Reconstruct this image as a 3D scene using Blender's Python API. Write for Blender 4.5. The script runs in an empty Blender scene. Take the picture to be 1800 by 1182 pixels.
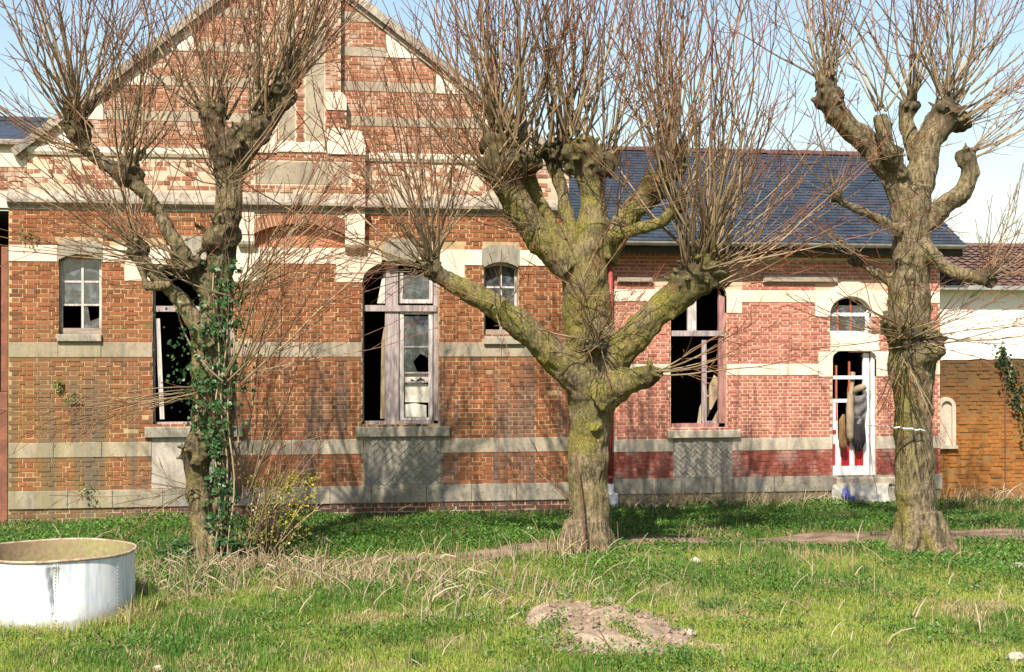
import bpy, bmesh, math, random
import numpy as np
from mathutils import Vector, Matrix, noise

random.seed(7)
rng = np.random.default_rng(7)
SC = bpy.context.scene
COL = SC.collection
R = math.radians

# ------------------------------------------------------------------ camera
F, CX, CY, HOR = 2500.0, 900.0, 591.0, 605.0        # focal length and image centre in photo pixels, horizon row
YAW = R(9.3)
PIT = math.atan((HOR - CY) / F)
CAM = Vector((0.0, -23.38, 2.85))
cam = bpy.data.cameras.new('camera')
cam.sensor_fit = 'HORIZONTAL'; cam.sensor_width = 36.0; cam.lens = 50.0
cam.clip_start = 0.1; cam.clip_end = 4000.0
camo = bpy.data.objects.new('camera', cam); COL.objects.link(camo)
camo.location = CAM; camo.rotation_euler = (R(90) + PIT, 0, -YAW)
SC.camera = camo

# ------------------------------------------------------------------ sky, sun, exposure
SUN_AZ, SUN_EL = R(27), R(49)                         # azimuth off the facade's normal, from the left behind the camera
world = bpy.data.worlds.new('World'); SC.world = world
world.use_nodes = True
wn = world.node_tree.nodes; wl = world.node_tree.links
wn.clear()
sky = wn.new('ShaderNodeTexSky'); sky.sky_type = 'NISHITA'; sky.sun_disc = False
sky.sun_elevation = SUN_EL; sky.sun_rotation = math.pi + SUN_AZ
sky.air_density = 1.35; sky.dust_density = 1.0; sky.ozone_density = 1.0; sky.altitude = 0
bg = wn.new('ShaderNodeBackground'); bg.inputs['Strength'].default_value = 0.092
wo = wn.new('ShaderNodeOutputWorld')
wl.new(sky.outputs[0], bg.inputs['Color']); wl.new(bg.outputs[0], wo.inputs['Surface'])
sl = bpy.data.lights.new('sun', 'SUN'); sl.energy = 5.0; sl.angle = R(0.55); sl.color = (1.0, 0.93, 0.82)
so = bpy.data.objects.new('sun', sl); COL.objects.link(so)
sdir = Vector((math.sin(SUN_AZ) * math.cos(SUN_EL), math.cos(SUN_AZ) * math.cos(SUN_EL), -math.sin(SUN_EL)))
so.rotation_euler = sdir.to_track_quat('-Z', 'Y').to_euler(); so.location = (-10, -20, 20)
SC.view_settings.view_transform = 'Standard'; SC.view_settings.look = 'None'
SC.view_settings.gamma = 1.0; SC.view_settings.exposure = 0.95
SC.view_settings.use_curve_mapping = False
SC.cycles.max_bounces = 6; SC.cycles.transparent_max_bounces = 12

# ------------------------------------------------------------------ measuring helpers
_fw = Vector((math.sin(YAW) * math.cos(PIT), math.cos(YAW) * math.cos(PIT), math.sin(PIT)))
_rt = Vector((math.cos(YAW), -math.sin(YAW), 0.0))
_up = _rt.cross(_fw)
def ray(px, py): return _fw + _rt * ((px - CX) / F) + _up * ((CY - py) / F)
def W(px, py, Y):
    d = ray(px, py); return CAM + d * ((Y - CAM.y) / d.y)
def T(px, py, Z): return CAM + ray(px, py) * Z
def G(px, py, z=0.0):
    d = ray(px, py); return CAM + d * ((z - CAM.z) / d.z)
def mx(px): return W(px, HOR, 0).x
def mz(px, py): return W(px, py, 0).z
YW = 0.8                                              # plane of the slate roofed wing
def wx(px): return W(px, HOR, YW).x
def wz(px, py): return W(px, py, YW).z
YA = 1.15                                              # plane of the annex
def ax(px): return W(px, HOR, YA).x
def az(px, py): return W(px, py, YA).z
def gh(x, y): # ground height
    return (0.035 * math.sin(x * 0.9 + 1.3) * math.cos(y * 0.8) + 0.02 * math.sin(x * 2.3 + y * 1.7) - 0.01) * (1.0 if y < -0.6 else max(0.0, (-y) / 0.6))

# ------------------------------------------------------------------ mesh helpers
class MB:
    def __init__(s): s.v = []; s.f = []
    def box(s, x0, x1, y0, y1, z0, z1, back=True):
        n = len(s.v)
        s.v += [(x0,y0,z0),(x1,y0,z0),(x1,y1,z0),(x0,y1,z0),(x0,y0,z1),(x1,y0,z1),(x1,y1,z1),(x0,y1,z1)]
        fs = [(0,1,5,4),(1,2,6,5),(3,0,4,7),(4,5,6,7),(3,2,1,0)]
        if back: fs.append((2,3,7,6))
        s.f += [tuple(n + i for i in q) for q in fs]; return s
    def slab(s, x0, x1, y0, y1, z0, z1, c=0.012):     # box whose front edges are chamfered
        n = len(s.v)
        s.v += [(x0,y1,z0),(x1,y1,z0),(x1,y1,z1),(x0,y1,z1),(x0,y0+c,z0),(x1,y0+c,z0),(x1,y0+c,z1),(x0,y0+c,z1),
                (x0+c,y0,z0+c),(x1-c,y0,z0+c),(x1-c,y0,z1-c),(x0+c,y0,z1-c)]
        for q in [(8,9,10,11),(4,5,9,8),(5,6,10,9),(6,7,11,10),(7,4,8,11),(0,1,5,4),(1,2,6,5),(2,3,7,6),(3,0,4,7),(1,0,3,2)]:
            s.f.append(tuple(n + i for i in q))
        return s
    def prism(s, poly, y0, y1):                        # poly in (x,z), front at y0
        n = len(s.v); k = len(poly)
        s.v += [(x, y0, z) for x, z in poly] + [(x, y1, z) for x, z in poly]
        s.f.append(tuple(n + i for i in range(k))); s.f.append(tuple(n + k + i for i in reversed(range(k))))
        for i in range(k):
            j = (i + 1) % k
            s.f.append((n + j, n + i, n + k + i, n + k + j))
        return s
    def quad(s, a, b, c, d):
        n = len(s.v); s.v += [tuple(a), tuple(b), tuple(c), tuple(d)]; s.f.append((n, n+1, n+2, n+3)); return s
    def tube(s, pts, rad, sides=6, caps=True):
        n0 = len(s.v); m = len(pts)
        ref = Vector((0.37, 0.61, 0.2)).normalized()
        pts = [Vector(p) for p in pts]
        u = None
        for i, p in enumerate(pts):
            d = (pts[min(i+1, m-1)] - pts[max(i-1, 0)])
            d = d.normalized() if d.length > 1e-9 else Vector((0,0,1))
            if u is None:
                u = d.cross(ref)
                if u.length < 0.05: u = d.cross(Vector((1,0,0)))
            else: u = u - d * u.dot(d)
            u.normalize(); w = d.cross(u)
            r = rad[i] if hasattr(rad, '__len__') else rad
            for k in range(sides):
                a = 2 * math.pi * k / sides
                q = p + (u * math.cos(a) + w * math.sin(a)) * r
                s.v.append((q.x, q.y, q.z))
        for i in range(m - 1):
            for k in range(sides):
                a = n0 + i * sides + k; b = n0 + i * sides + (k + 1) % sides
                s.f.append((a, b, b + sides, a + sides))
        if caps:
            s.f.append(tuple(n0 + k for k in reversed(range(sides)))); s.f.append(tuple(n0 + (m-1) * sides + k for k in range(sides)))
        return s
    def blob(s, c, r, seed=0, amp=0.25, sub=2, sq=(1,1,1)):
        bm = bmesh.new(); bmesh.ops.create_icosphere(bm, subdivisions=sub, radius=1.0)
        n = len(s.v); bm.verts.ensure_lookup_table()
        for v in bm.verts:
            k = 1 + amp * noise.noise(v.co * 1.6 + Vector((seed * 7.3, seed * 3.1, seed)))
            s.v.append((c[0] + v.co.x * r * k * sq[0], c[1] + v.co.y * r * k * sq[1], c[2] + v.co.z * r * k * sq[2]))
        for f in bm.faces: s.f.append(tuple(n + v.index for v in f.verts))
        bm.free(); return s
    def mesh(s, name):
        me = bpy.data.meshes.new(name); me.from_pydata(s.v, [], s.f); me.update(); return me

def put(o, parent=None):
    COL.objects.link(o)
    if parent is not None:
        o.parent = parent
        if parent.type == 'EMPTY': o.matrix_parent_inverse = Matrix.Translation(-Vector(parent.location))
    return o
def part(name, mb, mat, parent=None, label=None, kind=None, smooth=False):
    me = mb.mesh(name) if isinstance(mb, MB) else mb
    if mat is not None and not me.materials: me.materials.append(mat)
    if smooth: me.polygons.foreach_set('use_smooth', [True] * len(me.polygons))
    o = bpy.data.objects.new(name, me); put(o, parent)
    if label: o['label'] = label
    if kind: o['kind'] = kind
    return o
def tag(o, label, cat, group=None, kind=None):
    o['label'] = label
    if cat: o['category'] = cat
    if group: o['group'] = group
    if kind: o['kind'] = kind
    return o
def thing(name, loc, label, cat, group=None):
    e = bpy.data.objects.new(name, None); e.location = loc; e.empty_display_size = 0.2; COL.objects.link(e)
    return tag(e, label, cat, group)
def np_mesh(name, V, quads=None, tris=None, col=None, mixed=None):
    """V (N,3); quads (Q,4) / tris (T,3); col (N,3) point colours"""
    me = bpy.data.meshes.new(name); me.vertices.add(len(V)); me.vertices.foreach_set('co', np.asarray(V, np.float32).ravel())
    loops = []; tot = []
    if quads is not None and len(quads): loops.append(np.asarray(quads).ravel()); tot.append(np.full(len(quads), 4))
    if tris is not None and len(tris): loops.append(np.asarray(tris).ravel()); tot.append(np.full(len(tris), 3))
    lp = np.concatenate(loops).astype(np.int32); tt = np.concatenate(tot).astype(np.int32)
    me.loops.add(len(lp)); me.loops.foreach_set('vertex_index', lp)
    me.polygons.add(len(tt)); st = np.concatenate([[0], np.cumsum(tt)[:-1]]).astype(np.int32)
    me.polygons.foreach_set('loop_start', st); me.polygons.foreach_set('loop_total', tt)
    if col is not None:
        a = me.attributes.new('col', 'FLOAT_COLOR', 'POINT')
        c4 = np.ones((len(V), 4), np.float32); c4[:, :3] = col; a.data.foreach_set('color', c4.ravel())
    me.update(calc_edges=True); me.validate(); return me

# ------------------------------------------------------------------ materials
class NT:
    def __init__(s, name):
        s.m = bpy.data.materials.new(name); s.m.use_nodes = True
        s.t = s.m.node_tree; s.t.nodes.clear()
        s.out = s.t.nodes.new('ShaderNodeOutputMaterial')
    def n(s, typ, ins=None, **kw):
        nd = s.t.nodes.new('ShaderNode' + typ)
        for k, v in kw.items(): setattr(nd, k, v)
        for k, v in (ins or {}).items(): s.set(nd.inputs[k], v)
        return nd
    def set(s, sock, v):
        if isinstance(v, bpy.types.NodeSocket): s.t.links.new(v, sock)
        else:
            if sock.type == 'RGBA' and len(v) == 3: v = (*v, 1)
            sock.default_value = v
    def pos(s): return s.n('NewGeometry').outputs['Position']
    def noise(s, scale, detail=4, rough=0.55, vec=None, stretch=None):
        v = vec if vec is not None else s.pos()
        if stretch: v = s.n('Mapping', {'Vector': v, 'Scale': stretch}).outputs[0]
        return s.n('TexNoise', {'Vector': v, 'Scale': scale, 'Detail': detail, 'Roughness': rough}).outputs['Fac']
    def ramp(s, fac, stops, interp='LINEAR'):
        r = s.n('ValToRGB', {'Fac': fac}); r.color_ramp.interpolation = interp
        e = r.color_ramp.elements
        while len(e) < len(stops): e.new(0.5)
        for i, (p, c) in enumerate(stops):
            e[i].position = p; e[i].color = (*c, 1) if len(c) == 3 else c
        return r.outputs[0]
    def step(s, v, a, b): # 0 below a, 1 above b
        return s.n('MapRange', {'Value': v, 'From Min': a, 'From Max': b, 'To Min': 0.0, 'To Max': 1.0}, interpolation_type='SMOOTHSTEP').outputs[0]
    def math(s, op, a, b=0.0):
        nd = s.n('Math', operation=op); s.set(nd.inputs[0], a); s.set(nd.inputs[1], b); return nd.outputs[0]
    def mix(s, fac, a, b, mode='MIX'):
        nd = s.n('MixRGB', {'Fac': fac, 'Color1': a, 'Color2': b}, blend_type=mode); return nd.outputs[0]
    def xyz(s):
        sp = s.n('SeparateXYZ', {'Vector': s.pos()}); return sp.outputs[0], sp.outputs[1], sp.outputs[2]
    def bump(s, h, strength=0.4, dist=0.01):
        return s.n('Bump', {'Height': h, 'Strength': strength, 'Distance': dist}).outputs[0]
    def done(s, color, rough=0.85, normal=None, spec=0.3, metal=0.0):
        b = s.n('BsdfPrincipled', {'Base Color': color, 'Roughness': rough, 'Metallic': metal, 'Specular IOR Level': spec})
        if normal is not None: s.set(b.inputs['Normal'], normal)
        s.t.links.new(b.outputs[0], s.out.inputs['Surface']); return s.m

def grey(v): return (v, v, v)
def weather_and_shade(s, base, zlo, zhi, xleft=None, ochre=(0.2,0.15,0.05), soot=(0.09,0.085,0.08), amt=1.0):
    """rain streaks, algae towards the foot of the wall and soot; the xleft stain also carries painted tree shade"""
    x, y, z = s.xyz()
    streak = s.noise(1.0, 5, 0.6, stretch=(3.2, 1.0, 0.28))
    low = s.math('SUBTRACT', 1.0, s.step(z, zlo, zhi))
    f = s.math('MULTIPLY', s.step(streak, 0.46, 0.66), low)
    if xleft is not None:
        l = s.math('SUBTRACT', 1.0, s.step(x, xleft[0], xleft[1]))
        f2 = s.math('MULTIPLY', s.math('MULTIPLY', l, low), s.step(streak, 0.30, 0.58))
        base = s.mix(s.math('MULTIPLY', f2, 0.8 * amt), base, ochre)
    base = s.mix(s.math('MULTIPLY', f, 0.62 * amt), base, soot)
    return base

def brick_mat(name, stops, zlo=1.2, zhi=3.0, xleft=None, ochre=(0.22,0.15,0.05), dirt=1.0, lime=0.0, top=None):
    s = NT(name)
    g = s.n('NewGeometry'); oi = s.n('ObjectInfo')
    rnd = s.math('FRACT', s.math('ADD', s.math('MULTIPLY', g.outputs['Random Per Island'], 0.999), oi.outputs['Random']))
    c = s.ramp(rnd, stops)
    big = s.noise(0.9, 4, 0.6)
    c = s.mix(0.35, c, s.ramp(big, [(0.3, (0.30,0.30,0.30)), (0.7, (0.72,0.72,0.72))]), 'OVERLAY')
    grain = s.noise(55, 5, 0.7)
    c = s.mix(0.5, c, s.ramp(grain, [(0.25, (0.25,0.25,0.25)), (0.75, (0.75,0.75,0.75))]), 'OVERLAY')
    blot = s.noise(11, 3, 0.6)
    c = s.mix(s.math('MULTIPLY', s.step(blot, 0.62, 0.80), 0.2), c, (0.33,0.25,0.17))
    if lime: c = s.mix(s.math('MULTIPLY', s.step(s.noise(2.3, 5, 0.65), 0.5, 0.62), lime), c, (0.6,0.5,0.4))
    c = weather_and_shade(s, c, zlo, zhi, xleft, ochre, amt=dirt)
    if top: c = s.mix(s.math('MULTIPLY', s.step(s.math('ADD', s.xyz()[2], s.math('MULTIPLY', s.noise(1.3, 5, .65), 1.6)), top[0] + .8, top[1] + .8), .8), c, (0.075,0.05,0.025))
    return s.done(c, 0.9, s.bump(s.math('ADD', grain, s.math('MULTIPLY', blot, 1.2)), 0.5, 0.006), 0.2)
def mortar_mat(name, a, b, zlo=1.2, zhi=3.0, xleft=None, dirt=1.0, ochre=(0.30,0.22,0.09)):
    s = NT(name); c = s.mix(s.step(s.noise(2.4, 5, 0.65), 0.35, 0.65), a, b)
    gr = s.noise(70, 4, 0.7)
    c = s.mix(0.4, c, s.ramp(gr, [(0.25, grey(0.3)), (0.75, grey(0.7))]), 'OVERLAY')
    c = weather_and_shade(s, c, zlo, zhi, xleft, ochre, amt=dirt)
    return s.done(c, 0.95, s.bump(gr, 0.5, 0.004), 0.1)
def stone_mat(name, a, b, dirtc=(0.2,0.18,0.14), dirt=0.6, zlo=1.4, zhi=3.6, xleft=None):
    s = NT(name); n1 = s.noise(1.6, 6, 0.62); n2 = s.noise(16, 5, 0.65); n3 = s.noise(90, 3, 0.6)
    oi = s.n('ObjectInfo').outputs['Random']
    c = s.mix(s.step(n1, 0.35, 0.68), a, b)
    c = s.mix(0.18, c, s.ramp(oi, [(0, grey(0.25)), (1, grey(0.75))]), 'OVERLAY')
    c = s.mix(s.math('MULTIPLY', s.step(n2, 0.50, 0.70), dirt), c, dirtc)
    if dirt > .4: c = s.mix(s.math('MULTIPLY', s.step(s.noise(1, 6, .65, stretch=(7, 1, 1.3)), .47, .68), .55), c, dirtc)
    c = s.mix(0.3, c, s.ramp(n3, [(0.3, grey(0.3)), (0.7, grey(0.7))]), 'OVERLAY')
    c = weather_and_shade(s, c, zlo, zhi, xleft, (0.26,0.21,0.09), (0.12,0.125,0.125), amt=min(1, dirt + 0.2))
    return s.done(c, 0.9, s.bump(s.math('ADD', n2, s.math('MULTIPLY', n3, 0.4)), 0.45, 0.01), 0.2)
def wood_mat(name, a, b, grain=(30, 30, 2.5), rough=0.75):
    s = NT(name); n1 = s.noise(1.0, 6, 0.65, stretch=grain); n2 = s.noise(5, 4)
    c = s.mix(s.step(n1, 0.38, 0.66), a, b); c = s.mix(s.math('MULTIPLY', s.step(n2, 0.5, 0.75), 0.4), c, tuple(0.55 * k for k in b))
    return s.done(c, rough, s.bump(n1, 0.4, 0.004), 0.3)
def plain_mat(name, a, b, sc=8, rough=0.7, metal=0.0, spec=0.3, bump=0.25):
    s = NT(name); n1 = s.noise(sc, 5, 0.6); n2 = s.noise(sc * 7, 4, 0.6)
    c = s.mix(s.step(s.math('ADD', s.math('MULTIPLY', n1, 0.7), s.math('MULTIPLY', n2, 0.3)), 0.38, 0.62), a, b)
    return s.done(c, rough, s.bump(n2, bump, 0.005), spec, metal)
def leaf_mat(name, rough=0.5, trans=0.35, attr='col'):
    s = NT(name); a = s.n('Attribute', attribute_name=attr).outputs['Color']
    b = s.n('BsdfPrincipled', {'Base Color': a, 'Roughness': rough, 'Specular IOR Level': 0.25})
    t = s.n('BsdfTranslucent', {'Color': a}); mx_ = s.n('MixShader', {0: trans, 1: b.outputs[0], 2: t.outputs[0]})
    s.t.links.new(mx_.outputs[0], s.out.inputs['Surface']); return s.m
def glass_mat(name, tint=(0.55,0.62,0.7)):
    s = NT(name); dust = s.step(s.noise(6, 5, 0.7), 0.42, 0.75)
    tr = s.n('BsdfTransparent', {'Color': (0.75,0.8,0.82)}); gl = s.n('BsdfGlossy', {'Color': (0.9,0.9,0.9), 'Roughness': 0.06})
    df = s.n('BsdfDiffuse', {'Color': tint})
    fr = s.n('Fresnel', {'IOR': 1.7}).outputs[0]
    m1 = s.n('MixShader', {0: fr, 1: tr.outputs[0], 2: gl.outputs[0]})
    m2 = s.n('MixShader', {0: s.math('ADD', s.math('MULTIPLY', dust, 0.22), 0.05), 1: m1.outputs[0], 2: df.outputs[0]})
    s.t.links.new(m2.outputs[0], s.out.inputs['Surface']); return s.m

XLEFT = (mx(150), mx(330))  # left end of the wall: growth and dirt plus shade of an unbuilt tree, in colour
M = {}
M['brick'] = brick_mat('main_brick', [(0, (0.165,0.057,0.025)), (0.25, (0.24,0.083,0.035)), (0.5, (0.285,0.103,0.044)), (0.7, (0.20,0.070,0.031)), (0.9, (0.26,0.10,0.046)), (1, (0.105,0.044,0.026))], 0.9, 3.9, XLEFT, (0.19,0.112,0.035), 1.1, 0.0)
M['brick_up'] = brick_mat('gable_brick', [(0, (0.25,0.098,0.052)), (0.3, (0.31,0.13,0.07)), (0.6, (0.35,0.155,0.088)), (0.85, (0.24,0.098,0.05)), (1, (0.18,0.08,0.048))], -2, -1, lime=0.4)
M['mortar'] = mortar_mat('main_mortar', (0.50,0.36,0.205), (0.32,0.225,0.12), 0.9, 3.9, XLEFT, 1.0)
M['mortar_up'] = mortar_mat('gable_mortar', (0.56,0.44,0.32), (0.44,0.34,0.23), -2, -1)
M['band'] = stone_mat('band_stone', (0.40,0.33,0.235), (0.29,0.24,0.17), (0.15,0.135,0.1), 0.55, 2.0, 3.6, XLEFT)
M['band_white'] = stone_mat('limewashed_stone', (0.70,0.58,0.46), (0.60,0.49,0.37), (0.36,0.30,0.22), 0.3, -2, -1)
M['band_pale'] = stone_mat('pale_dirty_stone', (0.52,0.44,0.34), (0.44,0.36,0.27), (0.28,0.24,0.18), 0.4, -2, -1)
M['band_grey'] = stone_mat('grey_stone', (0.27,0.24,0.19), (0.35,0.30,0.225), (0.10,0.095,0.08), 0.6)
M['plinth'] = stone_mat('plinth_stone', (0.36,0.305,0.225), (0.22,0.195,0.15), (0.10,0.10,0.09), 0.65, 0.5, 2.0, XLEFT)  # left end stained darker, partly as painted shadow of a tree outside the frame
M['cornice'] = stone_mat('weathered_cornice_stone', (0.38,0.32,0.25), (0.25,0.215,0.17), (0.07,0.065,0.06), 0.8, -2, -1)
M['wbrick'] = brick_mat('wing_brick', [(0, (0.35,0.122,0.085)), (0.3, (0.40,0.15,0.105)), (0.6, (0.43,0.175,0.125)), (0.85, (0.33,0.12,0.085)), (1, (0.28,0.105,0.078))], -1, 0.9, dirt=0.4)
M['wbrick_red'] = brick_mat('painted_brick', [(0, (0.21,0.055,0.038)), (0.4, (0.25,0.07,0.048)), (0.8, (0.19,0.05,0.036)), (1, (0.29,0.10,0.075))], -1, 0.5, dirt=0.4, lime=0.3)
M['wmortar'] = mortar_mat('wing_mortar', (0.66,0.42,0.30), (0.60,0.36,0.25), -1, 0.9, dirt=0.4)
M['wmortar_red'] = mortar_mat('painted_mortar', (0.36,0.15,0.11), (0.30,0.11,0.08), -1, 0.9, dirt=0.4)
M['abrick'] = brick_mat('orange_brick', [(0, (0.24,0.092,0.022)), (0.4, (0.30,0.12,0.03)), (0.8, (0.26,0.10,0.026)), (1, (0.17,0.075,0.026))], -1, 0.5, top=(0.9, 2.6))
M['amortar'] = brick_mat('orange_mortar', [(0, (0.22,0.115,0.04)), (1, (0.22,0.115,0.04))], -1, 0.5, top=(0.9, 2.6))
M['render'] = stone_mat('white_render', (0.80,0.74,0.65), (0.74,0.66,0.57), (0.55,0.47,0.37), 0.15, -2, -1)
M['plaster'] = stone_mat('plaster', (0.46,0.40,0.33), (0.31,0.27,0.22), (0.17,0.155,0.135), 0.6, -2, -1)
M['panel_grey'] = stone_mat('grey_panel_brick', (0.24,0.22,0.185), (0.36,0.32,0.25), (0.11,0.11,0.10), 0.55, -2, -1)
M['slate'] = plain_mat('slate', (0.020,0.028,0.042), (0.038,0.050,0.070), 3.0, 0.62, spec=0.35)
M['ridge'] = plain_mat('ridge_tile', (0.11,0.055,0.05), (0.07,0.04,0.04), 6, 0.85)
M['tile'] = plain_mat('clay_roof_tile', (0.15,0.088,0.068), (0.105,0.062,0.05), 2.5, 0.85)
M['zinc'] = plain_mat('zinc', (0.34,0.33,0.31), (0.22,0.22,0.21), 3, 0.6, 0.3)
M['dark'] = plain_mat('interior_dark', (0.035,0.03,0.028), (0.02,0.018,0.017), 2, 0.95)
M['darkwood'] = wood_mat('eaves_wood', (0.05,0.035,0.028), (0.025,0.02,0.017), (3, 30, 30))
M['white_wood'] = wood_mat('peeling_white_paint', (0.58,0.53,0.49), (0.33,0.28,0.26))
M['mauve_wood'] = wood_mat('weathered_mauve_paint', (0.25,0.19,0.19), (0.42,0.35,0.33))
M['maroon_wood'] = wood_mat('maroon_paint', (0.30,0.13,0.12), (0.42,0.25,0.22))
M['red_wood'] = plain_mat('red_paint', (0.48,0.02,0.02), (0.36,0.02,0.02), 6, 0.5)
M['rust_wood'] = plain_mat('red_glazing_paint', (0.42,0.12,0.06), (0.30,0.08,0.05), 9, 0.6)
M['door_white'] = plain_mat('door_white_paint', (0.80,0.78,0.76), (0.70,0.68,0.66), 5, 0.5)
M['plank'] = wood_mat('raw_plank', (0.36,0.27,0.16), (0.26,0.19,0.11))
M['greyplank'] = wood_mat('grey_plank', (0.34,0.27,0.21), (0.22,0.17,0.13), (2.5, 30, 30))
M['board'] = plain_mat('pale_board', (0.62,0.57,0.48), (0.48,0.43,0.36), 3, 0.8)
M['tanboard'] = plain_mat('tan_board', (0.46,0.36,0.22), (0.36,0.28,0.17), 3, 0.8)
M['glass'] = glass_mat('dusty_glass')
M['pipe_red'] = plain_mat('red_iron', (0.30,0.055,0.04), (0.22,0.05,0.04), 9, 0.6)
M['rust'] = plain_mat('rusty_iron', (0.10,0.05,0.035), (0.16,0.08,0.05), 20, 0.9)

# ------------------------------------------------------------------ wall helpers
def wall(mb, x0, x1, z0, z1, holes, yf, yb, sides=True):
    xs = sorted(set([x0, x1] + [h[0] for h in holes] + [h[1] for h in holes])); zs = sorted(set([z0, z1] + [h[2] for h in holes] + [h[3] for h in holes]))
    xs = [x for x in xs if x0 <= x <= x1]; zs = [z for z in zs if z0 <= z <= z1]
    def solid(i, j):
        if i < 0 or j < 0 or i >= len(xs) - 1 or j >= len(zs) - 1: return False
        cx, cz = (xs[i] + xs[i+1]) / 2, (zs[j] + zs[j+1]) / 2
        return not any(h[0] < cx < h[1] and h[2] < cz < h[3] for h in holes)
    for i in range(len(xs) - 1):
        for j in range(len(zs) - 1):
            if not solid(i, j): continue
            a, b, c, d = xs[i], xs[i+1], zs[j], zs[j+1]
            mb.quad((a,yf,c),(b,yf,c),(b,yf,d),(a,yf,d)); mb.quad((b,yb,c),(a,yb,c),(a,yb,d),(b,yb,d))
            if not solid(i-1, j): mb.quad((a,yb,c),(a,yf,c),(a,yf,d),(a,yb,d))
            if not solid(i+1, j): mb.quad((b,yf,c),(b,yb,c),(b,yb,d),(b,yf,d))
            if not solid(i, j-1): mb.quad((a,yb,c),(b,yb,c),(b,yf,c),(a,yf,c))
            if not solid(i, j+1): mb.quad((a,yf,d),(b,yf,d),(b,yb,d),(a,yb,d))
    return mb
def lay(x0, x1, z0, z1, ch, L, block=(), spans=None, joint=0.0155, phase=0.0, keep=1.0, rw=random):
    """English bond: list of (xa, xb, za, zb, whole); block = rectangles (x0,x1,z0,z1) left free; spans(z) = limits"""
    out = []; rows = max(1, round((z1 - z0) / ch)); h = (z1 - z0) / rows
    for r in range(rows):
        za, zb = z0 + r * h, z0 + (r + 1) * h; zc = (za + zb) / 2
        lo, hi = (x0, x1) if spans is None else spans(zc)
        iv = [(max(lo, x0), min(hi, x1))]
        for b in block:
            if b[2] < zc < b[3]:
                nv = []
                for a, c in iv:
                    if b[1] <= a or b[0] >= c: nv.append((a, c)); continue
                    if b[0] > a: nv.append((a, b[0]))
                    if b[1] < c: nv.append((b[1], c))
                iv = nv
        hdr = r % 2 == 1; p = L / 2 if hdr else L
        off = phase + (L / 4 if hdr else 0.0)
        for a, c in iv:
            if c - a < 0.04: continue
            k = math.floor((a - off) / p)
            while off + k * p < c:
                s, e = off + k * p, off + (k + 1) * p; k += 1
                s2, e2 = max(s, a), min(e, c)
                if e2 - s2 < 0.045 or rw.random() > keep: continue
                out.append((s2 + joint/2, e2 - joint/2, za + joint/2, zb - joint/2, s >= a and e <= c))
    return out
def brick_stuff(mb, bl, y, proud=0.009, jit=0.004):
    for a, b, c, d, w in bl:
        j = random.uniform(-jit, jit) * 1.5; q = random.uniform(-0.005, 0.005); t = random.uniform(-0.0035, 0.0035)
        if random.random() < .003: continue
        mb.box(a + q, b + q, y - proud + j, y + 0.02, c + t, d + t, back=False)
SHARED = {}
def brick_single(bl, y, mat, parent, proud=0.009):
    for a, b, c, d, w in bl:
        key = (round(b - a, 3), round(d - c, 3), mat.name)
        if key not in SHARED:
            m = MB(); hw, hh = (b - a) / 2, (d - c) / 2
            m.slab(-hw, hw, -proud, 0.02, -hh, hh, 0.003); me = m.mesh('brick'); me.materials.append(mat); SHARED[key] = me
        o = bpy.data.objects.new('brick', SHARED[key]); o.location = ((a + b) / 2 + random.uniform(-.003, .003), y + random.uniform(-.004, .004), (c + d) / 2 + random.uniform(-.0015, .0015))
        o.rotation_euler = (0, random.uniform(-.008, .008), random.uniform(-.01, .01)); put(o, parent)
def pick(bl, rects, n):
    s, o = [], []
    for b in bl:
        c = ((b[0] + b[1]) / 2, (b[2] + b[3]) / 2)
        if b[4] and len(s) < n and any(r[0] < c[0] < r[1] and r[2] < c[1] < r[3] for r in rects): s.append(b)
        else: o.append(b)
    return s, o
def stones(name, x0, x1, z0, z1, y0, y1, mat, parent, block=(), lmin=0.7, lmax=1.2, gap=0.006, c=0.006):
    iv = [(x0, x1)]
    for b in block:
        nv = []
        for a, e in iv:
            if b[1] <= a or b[0] >= e: nv.append((a, e)); continue
            if b[0] > a: nv.append((a, b[0]))
            if b[1] < e: nv.append((b[1], e))
        iv = nv
    for a, e in iv:
        n = max(1, round((e - a) / random.uniform(lmin, lmax))); xs = [a + (e - a) * (i + (random.uniform(-.15, .15) if 0 < i < n else 0)) / n for i in range(n + 1)]
        for i in range(n):
            m = MB(); j = random.uniform(-.004, .004)
            m.slab(xs[i] + gap/2, xs[i+1] - gap/2, y0 + j, y1, z0, z1, c); part(name, m, mat, parent)
def arch_pts(xa, xb, zs, zc, n=12, ell=True):
    cx, hw = (xa + xb) / 2, (xb - xa) / 2; out = []
    for i in range(n + 1):
        t = math.pi * (1 - i / n)
        if ell: out.append((cx + hw * math.cos(t), zs + (zc - zs) * math.sin(t)))
        else:
            u = -1 + 2 * i / n; out.append((cx + hw * u, zs + (zc - zs) * (1 - u * u)))
    return out
def lintel(name, xa, xb, zs, zc, outer, y0, y1, mat, parent, ell=True, n=12):
    """stone over an opening: outer outline points from left foot to right foot, arch underside"""
    ar = arch_pts(xa, xb, zs, zc, n, ell)
    m = MB(); m.prism(list(reversed(outer)) + ar, y0, y1)     # right to left over the top, then left to right under the arch
    m.f[0] = tuple(m.f[0]); return part(name, m, mat, parent)
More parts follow.
